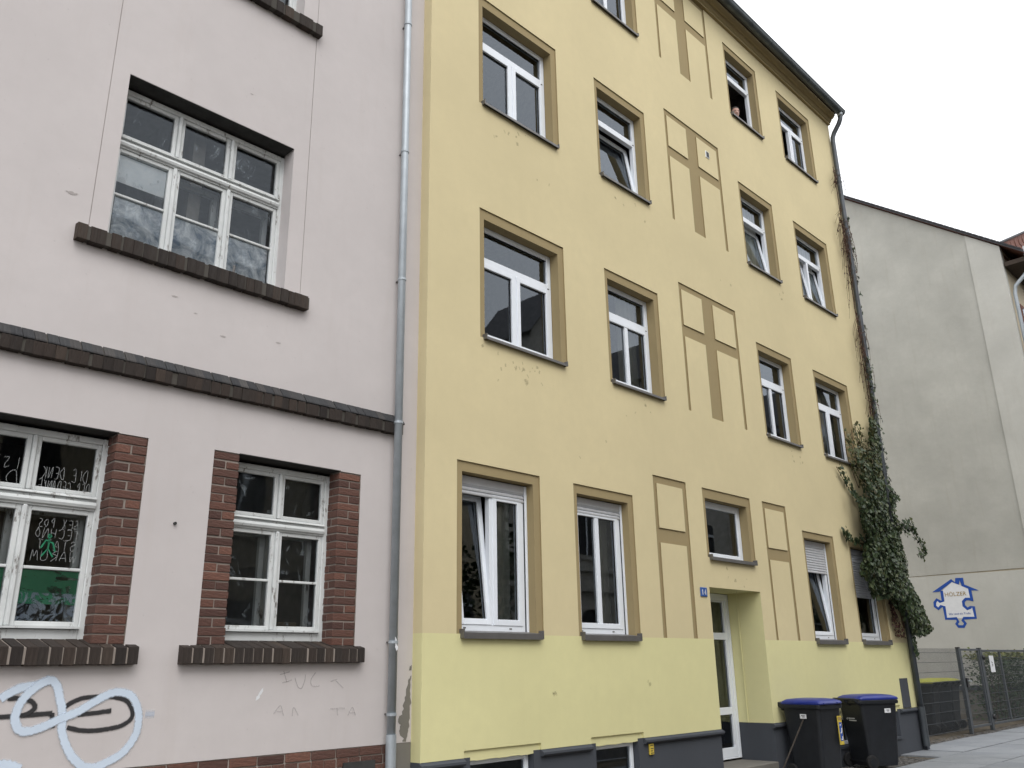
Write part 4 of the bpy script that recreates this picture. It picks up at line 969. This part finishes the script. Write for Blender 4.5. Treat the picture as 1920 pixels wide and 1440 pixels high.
MB().box(-.283, -.277, -.19, -.08, .80, .862).build('address_label', 'paper', b2); ribbons('label_print', [[(-.17, .842), (-.11, .842)], [(-.165, .825), (-.12, .825)]], .008, 'ink', b2, lambda p, k: (-.2845, p.x, p.y), False)
ribbons('moulded_mark', [[(.14, .72), (.12, .70), (.11, .73)], [(.09, .72), (-.06, .72)], [(.08, .69), (-.10, .69)]], .014, 'shutter_grey', b2, lambda p, k: (p.x, .318, p.y), False)
st = MB().tube([(11.2, -.42, .06), (12.42, -.40, 1.0)], .011, 8).build('wooden_stick', 'wood_stick', None, True)
tag(st, 'thin wooden stick leaning against the black bin by the door', 'stick')

# ================================================================== FAR HOUSE (gable end) and yard
FX = 30.0
far = base('gable_house', 'grey plastered gable end of the next house with a blue painted logo', 'house', (33, 3, 0))
gw = MB(); q = [(.66, 0), (.66, 15.42), (6.5, 20.07), (6.5, 0)]
def wallx(name, poly, x, mat, parent): m = MB(); m.v += [(x, a_, b_) for a_, b_ in poly]; m.f.append(tuple(range(len(poly)))); return m.build(name, mat, parent, fix=False)
wallx('gable_wall', [(.66, 4.25), (.66, 15.43), (6.7, 20.23), (12.8, 15.43), (12.8, 4.25)], FX, 'grey_gable_plaster', far)
wallx('lower_gable_wall', [(-.30, .78), (-.30, 4.19), (12.8, 4.30), (12.8, .78)], FX-.012, 'pale_gable_plaster', far)
wallx('wall_base', [(-.30, 0), (-.30, .78), (12.8, .78), (12.8, 0)], FX+.01, 'exposed_render', far)
MB().box(FX-.05, FX, -.3, 12.8, .74, .86).build('base_ledge', 'plinth_paint', far)
m = MB(); m.prism([(-.30, 4.20), (-.30, 14.67), (.66, 15.43), (.66, 4.20)], FX-.045, FX+.2); m.build('corner_strip', 'pale_gable_plaster', far)
m = MB(); m.box(FX+.02, 44, -.295, 12.8, 0, 14.6); m.build('body', 'opposite_ochre', far)
sl_ = (15.43-14.67)/.96
def ry(y): return 14.70+(y+.30)*sl_
m = MB(); m.prism([(-.95, ry(-.95)+.02), (-.95, ry(-.95)+.10), (6.7, ry(6.7)+.10), (6.7, ry(6.7)+.02)], FX-.10, 44); m.prism([(14.2, ry(-.95)+.02), (14.2, ry(-.95)+.10), (6.7, ry(6.7)+.10), (6.7, ry(6.7)+.02)], FX-.10, 44)
rf = m.build('roof', 'roof_tile', far)
for i in range(46):                                            # verge tiles along the gable edge
    y_ = -.9+i*.165; inst('verge_tile', MATS and (VT if i else (VT := MB().box(-.06, .10, 0, .175, 0, .035).mesh('verge_tile', 'slate'))), (FX-.09, y_, ry(y_)+.095), (math.atan(sl_), 0, 0), (1, 1, 1), rf)
MB().box(FX+.03, 44, -.93, -.32, 13.95, 14.10).build('eaves_soffit', 'soffit_brown', far)
MB().tube([(FX-.05, -1.02, 14.12), (44, -1.02, 14.12)], .08, 10).build('gutter', 'dark_pipe', far, True)
MB().tube([(FX+.25, -1.02, 14.05), (FX+.25, -1.0, 13.75), (FX+.18, -.48, 13.25), (FX+.18, -.42, 13.0), (FX+.18, -.42, .1)], .06, 12).build('downpipe', 'zinc', far, True)
for i in range(5):                                              # windows of its street front
    for z in (1.4, 4.6, 7.8, 11.0):
        x = FX+1.0+i*2.5; MB().box(x, x+1.25, -.335, -.298, z, z+1.9).build('window', 'roof_tile', far)
        MB().box(x+.12, x+1.13, -.345, -.336, z+.12, z+1.78).build('window_pane', 'glass', far)
MB().prism([(30.28, 14.3), (30.28, 14.90), (34.4, 16.84), (43.5, 21.1), (43.5, 14.3)], -.28, .2, 'y').build('mansard_front', 'roof_tile', far)
tl = MB().box(-.5, .5, -.02, 0, 0, .30).mesh('tile_course', 'roof_tile')
for r_ in range(12):
    z = 14.36+r_*.31; xl = max(30.3, 30.35+(z+.3-14.92)*2.13); inst('tile_course', tl, ((xl+43.4)/2, -.285, z), (math.radians(-4), 0, 0), (43.4-xl, 1, 1), far)
MB().tube([(30.2, -.3, 14.90), (43.5, -.3, 21.16)], .04, 8).build('ridge_tiles', 'slate', far)
MB().box(33.4, 34.4, -.42, -.30, 15.0, 15.9).build('dormer_window', 'pvc', far)
MB().prism([(-.98, ry(-.98)+.02), (-.98, ry(-.98)+.12), (6.7, ry(6.7)+.12), (6.7, ry(6.7)+.02)], FX-.125, FX-.101).build('verge_board', 'slate', far)
# painted logo
lgy = lambda x: (lambda p, k: (FX-.0165-k*.3-x, p.x, p.y))
RF = [(3.645, 3.71), (3.001, 4.079), (2.902, 3.966), (2.871, 4.101), (2.639, 4.09), (2.636, 3.881), (2.237, 3.669), (2.439, 3.683), (2.579, 3.765), (2.721, 3.839), (2.752, 4.019), (2.798, 3.885), (2.992, 3.989), (3.293, 3.8), (3.42, 3.711)]
BD = [(3.351, 3.739), (3.357, 3.415), (3.454, 3.405), (3.539, 3.475), (3.618, 3.383), (3.629, 3.27), (3.539, 3.184), (3.446, 3.259), (3.355, 3.238), (3.353, 2.869), (3.041, 2.862), (3.012, 2.758), (3.069, 2.697), (3.021, 2.616), (2.868, 2.61), (2.806, 2.701), (2.867, 2.798), (2.825, 2.859), (2.476, 2.857), (2.487, 3.187), (2.572, 3.177), (2.671, 3.135), (2.761, 3.235), (2.755, 3.362), (2.666, 3.436), (2.575, 3.43), (2.495, 3.361), (2.505, 3.743)]
lg = wallx('painted_logo', [(3.36, 3.72), (3.0, 3.98), (2.5, 3.74), (2.49, 3.36), (2.66, 3.43), (2.755, 3.36), (2.76, 3.235), (2.67, 3.135), (2.49, 3.18), (2.476, 2.86), (3.35, 2.865), (3.355, 3.24), (3.45, 3.26), (3.54, 3.185), (3.62, 3.3), (3.54, 3.47), (3.45, 3.40), (3.36, 3.42)], FX-.0155, 'white_paint', far)
seg_a, seg_b = BD, None
ribbons('logo_outline', [BD], .088, 'logo_blue', lg, lgy(.001), False)
wallx('logo_roof', RF, FX-.021, 'logo_blue', lg)
MX = lambda y_, z: Matrix.Translation((FX-.022, y_, z)) @ Matrix.Rotation(math.radians(-90), 4, 'Z') @ Matrix.Rotation(math.radians(90), 4, 'X')
text_mesh('logo_lettering', 'HÖLZER', .172, 'logo_gold', lg, MX(2.955, 3.55)); text_mesh('logo_lettering', 'Wir sind die Profis', .085, 'logo_blue', lg, MX(2.925, 2.975))

# ---- mesh fence and gate across the gap
FYY = .5
def rods(t, x0, x1, z0, z1):
    m = MB(); x = x0
    while x < x1: m.box(x-.0028, x+.0028, FYY-.0028, FYY+.0028, z0, z1); x += .05
    stuff(m.build('wire_mesh', 'fence_paint', t)); z = z0+.03; me = MB().box(x0, x1, FYY-.012, FYY-.004, -.004, .004).mesh('rail_wire', 'fence_paint')
    while z < z1: inst('rail_wire', me, (0, 0, z), parent=t); z += .2
def post(t, x, z1, w=.06, name='post', z0=GZ-.02): o = MB().box(x-w/2, x+w/2, FYY-.035, FYY+.035, z0, z1).build(name, 'fence_paint', t, bevel=.004); MB().box(x-w/2-.004, x+w/2+.004, FYY-.04, FYY+.04, z1, z1+.02).build('post_cap', 'chrome_black', o); return o
fe = base('mesh_fence', 'dark grey wire mesh fence panel between the yellow house and the gate', 'fence', (19.7, FYY, GZ))
post(fe, 17.72, 1.86); post(fe, 21.80, 1.87, .10); rods(fe, 17.78, 21.74, .14, 1.86)
ga = base('mesh_gate', 'dark grey wire mesh gate with a white notice', 'gate', (22.5, FYY, GZ))
m = MB(); frame_boxes(m, 21.88, 23.16, .16, 1.86, .05, FYY-.025, FYY+.025); m.build('gate_frame', 'fence_paint', ga, bevel=.004); rods(ga, 21.94, 23.10, .22, 1.80)
MB().box(21.90, 22.02, FYY-.06, FYY-.03, 1.02, 1.22).build('lock_case', 'chrome_black', ga); MB().tube([(21.96, FYY-.05, 1.16), (21.96, FYY-.09, 1.16), (22.09, FYY-.09, 1.15)], .012, 8).build('handle', 'zinc', ga, True)
g2 = base('double_gate', 'wide dark grey wire mesh gate leaf at the right edge in front of the hedge', 'gate', (25.2, FYY, GZ))
post(g2, 23.26, 1.86, .12); m = MB(); frame_boxes(m, 23.36, 27.0, .16, 1.84, .05, FYY-.025, FYY+.025); m.box(24.72, 24.80, FYY-.024, FYY+.024, .21, 1.79); m.build('gate_frame', 'fence_paint', g2, bevel=.004)
rods(g2, 23.42, 26.94, .22, 1.78); post(g2, 27.1, 1.86, .12)
for z in (.34, 1.66): MB().tube([(23.33, FYY-.05, z-.05), (23.33, FYY-.05, z+.05)], .035, 10).build('hinge', 'chrome_black', g2, True)
nb = MB().box(23.80, 24.12, FYY-.035, FYY-.030, 1.32, 1.70).build('notice', 'paper', None); tag(nb, 'white paper notice fixed to the wire mesh gate', 'notice')
ribbons('notice_print', [[(23.90, 1.56), (24.0, 1.53)], [(23.93, 1.50), (24.02, 1.50)], [(23.92, 1.46), (24.0, 1.47)]], .018, 'ink', nb, lambda p, k: (p.x, FYY-.0375, p.y), False)
for i, (x, y_, r_, lab) in enumerate(((21.35, 1.35, 8, 'black bin with yellow lid standing behind the fence, nearest the yellow house'), (22.15, 1.40, -6, 'black bin with yellow lid behind the fence, in the middle of three'), (22.95, 1.45, 4, 'black bin with yellow lid behind the fence, nearest the gate'))):
    t = wheelie_bin(lab, (x, y_, GZ), math.radians(180+r_), 'yellow_lid', 'yellow lidded bins behind the fence'); t.scale = (1.25, 1.15, 1.08)

# ---- hedge beyond the gate
hd = base('hedge', 'leafy green hedge with yellowish top behind the wire mesh gate', 'hedge', (28.2, 1.4, 0))
hp = []; 
for _ in range(5200):
    x, y_, z = rnd.uniform(26.6, 31), rnd.uniform(.85, 2.0)+.1*math.sin(rnd.random()*6), rnd.uniform(.05, 1.68)
    if rnd.random() < .25+.75*max(abs(y_-1.4)/.6, z/1.7): hp.append((x, y_, z))
lm = MB(); leaf_cloud(lm, hp, .075, rnd); stuff(lm.build('foliage', 'hedge_leaf', hd, fix=False))
lm = MB(); leaf_cloud(lm, [(rnd.uniform(26.6, 31), rnd.uniform(.9, 2.0), 1.62+abs(rnd.gauss(0, .09))) for _ in range(1500)], .075, rnd); o = stuff(lm.build('foliage', 'hedge_top_leaf', hd, fix=False)); o['label'] = 'yellowish fresh leaves on top'
m = MB()
for i in range(18): x = 26.7+i*.24; m.tube([(x, 1.4, 0), (x+rnd.uniform(-.1, .1), 1.4+rnd.uniform(-.2, .2), .8), (x+rnd.uniform(-.2, .2), 1.4+rnd.uniform(-.3, .3), 1.5)], .018, 6, False, .006)
m.build('stem', 'bark', hd)

# ================================================================== OPPOSITE SIDE OF THE STREET (seen mirrored in the panes)
OY = -14.0
def opposite(x0, x1, eave, ridge, mat, label, arch, rows, gables=()):
    h = base('opposite_house', label, 'house', ((x0+x1)/2, OY, 0), 'houses across the street')
    MB().box(x0, x1, OY-10, OY, 0, eave).build('wall', mat, h)
    MB().prism([(OY+.5, eave), (OY+.5, eave+.15), (OY-5, ridge), (OY-10.3, eave)], x0-.1, x1+.1).build('roof', 'slate', h)
    MB().box(x0, x1, OY+.002, OY+.32, eave-.5, eave-.02).build('cornice', mat, h); MB().box(x0, x1, OY+.002, OY+.16, 4.25, 4.6).build('string_course', mat, h)
    MB().box(x0, x1, OY+.002, OY+.12, 5.0, 5.12).build('string_course', mat, h)
    n = int((x1-x0)/2.6); p = (x1-x0)/n
    for r, z in enumerate(rows):
        for i in range(n):
            xc = x0+(i+.5)*p; w, hh = .6, 2.0
            s = MB().box(xc-w-.2, xc+w+.2, OY+.003, OY+.07, z-.18, z+hh+.3).build('window_surround', mat, h)
            if arch and r == 0:
                q = [(xc-w, z), (xc+w, z), (xc+w, z+1.5)] + [(xc+w*math.cos(t), z+1.5+w*math.sin(t)) for t in (math.pi*k/10 for k in range(1, 10))] + [(xc-w, z+1.5)]
                MB().prism(q, OY+.072, OY+.085, 'y').build('window_pane', 'gasket', h)
                q2 = [(xc+(w+.22)*math.cos(t), z+1.5+(w+.22)*math.sin(t)) for t in (math.pi*k/12 for k in range(13))]; q3 = [(xc+(w+.02)*math.cos(t), z+1.5+(w+.02)*math.sin(t)) for t in (math.pi*k/12 for k in range(13))][::-1]
                MB().prism(q2+q3, OY+.072, OY+.16, 'y').build('arch_moulding', mat, h)
            else:
                MB().box(xc-w, xc+w, OY+.072, OY+.085, z, z+hh).build('window_pane', 'gasket', h)
            m = MB(); m.box(xc-.04, xc+.04, OY+.087, OY+.12, z, z+1.45); m.box(xc-w, xc+w, OY+.087, OY+.12, z+1.45, z+1.55); m.build('window_bars', 'pvc', h)
    for (gx, gw_, gh) in gables:
        MB().prism([(gx-gw_, eave-.3), (gx+gw_, eave-.3), (gx+gw_, eave+gh*.45), (gx, eave+gh), (gx-gw_, eave+gh*.45)], OY-3, OY+.25, 'y').build('gable_dormer', mat, h)
        MB().box(gx-.5, gx+.5, OY+.26, OY+.30, eave+.2, eave+1.7).build('window_pane', 'shutter_grey', h)
        MB().prism([(gx-gw_-.25, eave+gh*.42), (gx, eave+gh+.15), (gx+gw_+.25, eave+gh*.42), (gx, eave+gh+.4)], OY-3.2, OY+.5, 'y').build('gable_roof', 'slate', h)
opposite(2, 21, 11.8, 15.6, 'opposite_ochre', 'ochre house across the street mirrored in the lower left panes', False, (1.4, 5.4, 8.6))
opposite(21.2, 41, 12.2, 16.2, 'opposite_stone', 'grey stone house with dormers across the street mirrored in the first floor panes', True, (1.5, 5.6, 8.9), ((24.2, 1.7, 3.6), (32, 1.7, 3.6)))
opposite(41.2, 66, 13.0, 17.0, 'opposite_ochre', 'tall ochre house across the street mirrored in the right hand panes', True, (1.5, 5.6, 9.2), ((47, 1.8, 3.8),))
def tree(name, label, loc, h, r, n, seed):
    R = random.Random(seed); t = base(name, label, 'tree', loc, 'street trees across the road'); x, y_, z = loc
    m = MB(); m.tube([(x, y_, z), (x+.08, y_, z+h*.25), (x-.05, y_+.05, z+h*.55), (x, y_, z+h*.85)], .17, 9, True, .04)
    tips = []
    for i in range(16):
        a_ = R.uniform(0, 6.28); z0 = h*R.uniform(.32, .75); L = r*R.uniform(.55, 1.0)*(1.1-abs(z0/h-.55))
        e = Vector((x+L*math.cos(a_), y_+L*math.sin(a_), z+z0+L*R.uniform(.2, .6))); m.tube([(x, y_, z+z0), (x+.5*L*math.cos(a_), y_+.5*L*math.sin(a_), z+z0+.25*L), tuple(e)], .06, 6, False, .015); tips.append(e)
    m.build('trunk', 'bark', t, True); pts = []
    for e in tips+[Vector((x, y_, z+h*.9)), Vector((x, y_, z+h*.7))]:
        for _ in range(n):
            d = Vector((R.gauss(0, 1), R.gauss(0, 1), R.gauss(0, .8))); pts.append(tuple(e+d*.42*r/2))
    l_ = MB(); leaf_cloud(l_, pts, .17, R); stuff(l_.build('crown', 'tree_leaf', t, fix=False))
tree('street_tree', 'leafy street tree across the road mirrored in the ground floor corner window', (16.0, -11.2, 0), 7.4, 2.1, 200, 5)
tree('street_tree', 'leafy street tree across the road mirrored in the entrance side panes', (41, -11.0, 0), 11.5, 3.4, 330, 9)
tree('street_tree', 'tall street tree across the road mirrored in the right hand upper panes', (47, -10.8, 0), 13.5, 4.0, 380, 11)
tree('street_tree', 'tall street tree across the road beyond the right edge', (54, -10.8, 0), 14, 4.4, 380, 13)
